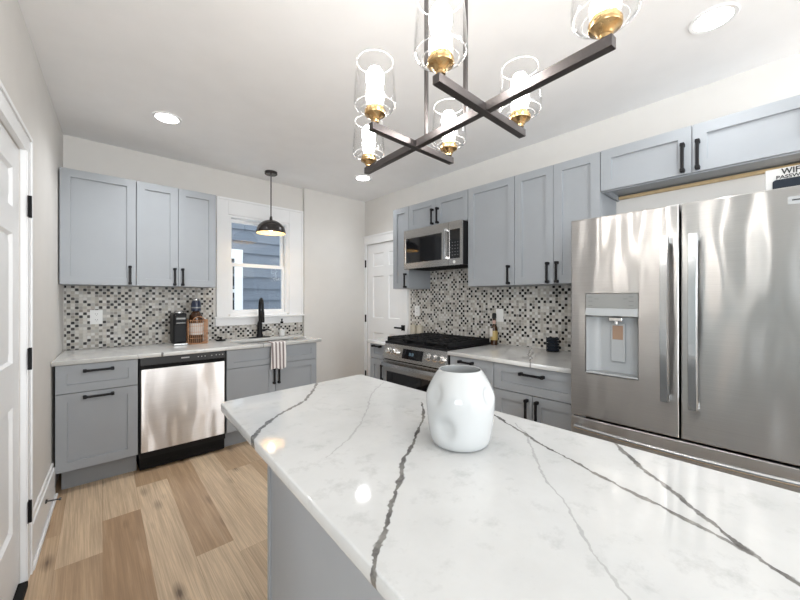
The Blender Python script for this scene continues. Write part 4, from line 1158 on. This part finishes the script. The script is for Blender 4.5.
bm = nb(); lathe(bm, [(0, .02), (.022, .026), (.032, .045), (.030, .062), (.018, .085), (.014, .11), (0, .11)], (*pc, PZ), 24); part('bulb', bm, MT['pendant_bulb'], pr, 'lit bulb')

# chandelier
ch = root('chandelier', (.775, .655, 1.79), 'six light chandelier of crossed bars with glass shades', 'chandelier')
CZ = 1.800; BW = .0105
def bar(bm, p, q, w=BW, h=.0115, z=CZ):
    p = Vector((*p, z)); q = Vector((*q, z)); d = (q - p).normalized(); s = Vector((-d.y, d.x, 0)) * w; u = Vector((0, 0, h))
    hexa(bm, [p - s - u, p - s + u, p + s - u, p + s + u, q - s - u, q - s + u, q + s - u, q + s + u], 0, .0015)
mainp, mainq = (.806, 1.080), (.747, .218)
bm = nb(); bar(bm, mainp, mainq); part('main_bar', bm, MT['bronze'], ch)
crosses = (((.600, .784), (.966, .793)), ((.577, .518), (.962, .521)))
for a, b_ in crosses:
    bm = nb(); bar(bm, a, b_, BW, .0105, CZ - .003)
    mxx = mainq[0] + (mainp[0] - mainq[0]) * ((a[1] + b_[1]) / 2 - mainq[1]) / (mainp[1] - mainq[1])
    part('cross_bar', bm, MT['bronze'], ch)
for y in (.742, .585):
    x = mainq[0] + (mainp[0] - mainq[0]) * (y - mainq[1]) / (mainp[1] - mainq[1])
    bm = nb(); box(bm, x - .005, x + .005, y - .005, y + .005, CZ + .012, ZC - .02, W2, .001); part('rod', bm, MT['bronze'], ch)
bm = nb(); box(bm, .72, .83, .45, .87, ZC - .022, ZC - .0005, W2, .004); part('canopy', bm, MT['bronze'], ch)
ins = .016
def along(p, q, t):
    d = (Vector(q) - Vector(p)).normalized(); return Vector(p) + d * t
lamps = [along(mainp, mainq, ins), along(mainq, mainp, ins)]
for a, b_ in crosses: lamps += [along(a, b_, ins), along(b_, a, ins)]
for l in lamps:
    c = (l.x, l.y, CZ + .0115)
    bm = nb(); lathe(bm, [(0, 0), (.011, 0), (.011, .007), (.014, .009), (.016, .014), (.024, .020), (.029, .022), (.030, .0245), (.030, .0325), (.027, .0335), (.0255, .036), (.0255, .042), (.020, .046), (0, .046)], c, 28); so = part('socket_cup', bm, MT['brass'], ch, 'brass socket cup')
    bm = nb()
    op = [(.012, .0335), (.040, .034), (.054, .040), (.0595, .052), (.0600, .070), (.0560, .125), (.0520, .168), (.0526, .172)]
    lathe(bm, op + [(.0504, .172), (.0500, .168), (.0540, .125), (.058, .070), (.0575, .053), (.053, .042), (.040, .0362), (.024, .0355)], c, 40)
    for rr, zz, tr in ((.0515, .1718, .0012), (.0570, .0465, .0011), (.0408, .0352, .0009)):  # white rings painted in for highlights at the lip and lower bends
        lathe(bm, [(rr - tr, zz), (rr - tr * .7, zz + tr * .7), (rr, zz + tr), (rr + tr * .7, zz + tr * .7), (rr + tr, zz), (rr + tr * .7, zz - tr * .7), (rr, zz - tr), (rr - tr * .7, zz - tr * .7), (rr - tr, zz)], c, 40, 1)
    part('glass_shade', bm, [MT['glass'], MT['rim_highlight']], so, 'clear glass shade', 60)
    bm = nb(); lathe(bm, [(0, .0465), (.013, .0465), (.0135, .062), (.016, .076), (.021, .098), (.0255, .120), (.0245, .138), (.016, .153), (0, .158)], c, 24); part('bulb', bm, MT['bulb'], so, 'lit filament bulb', 60)
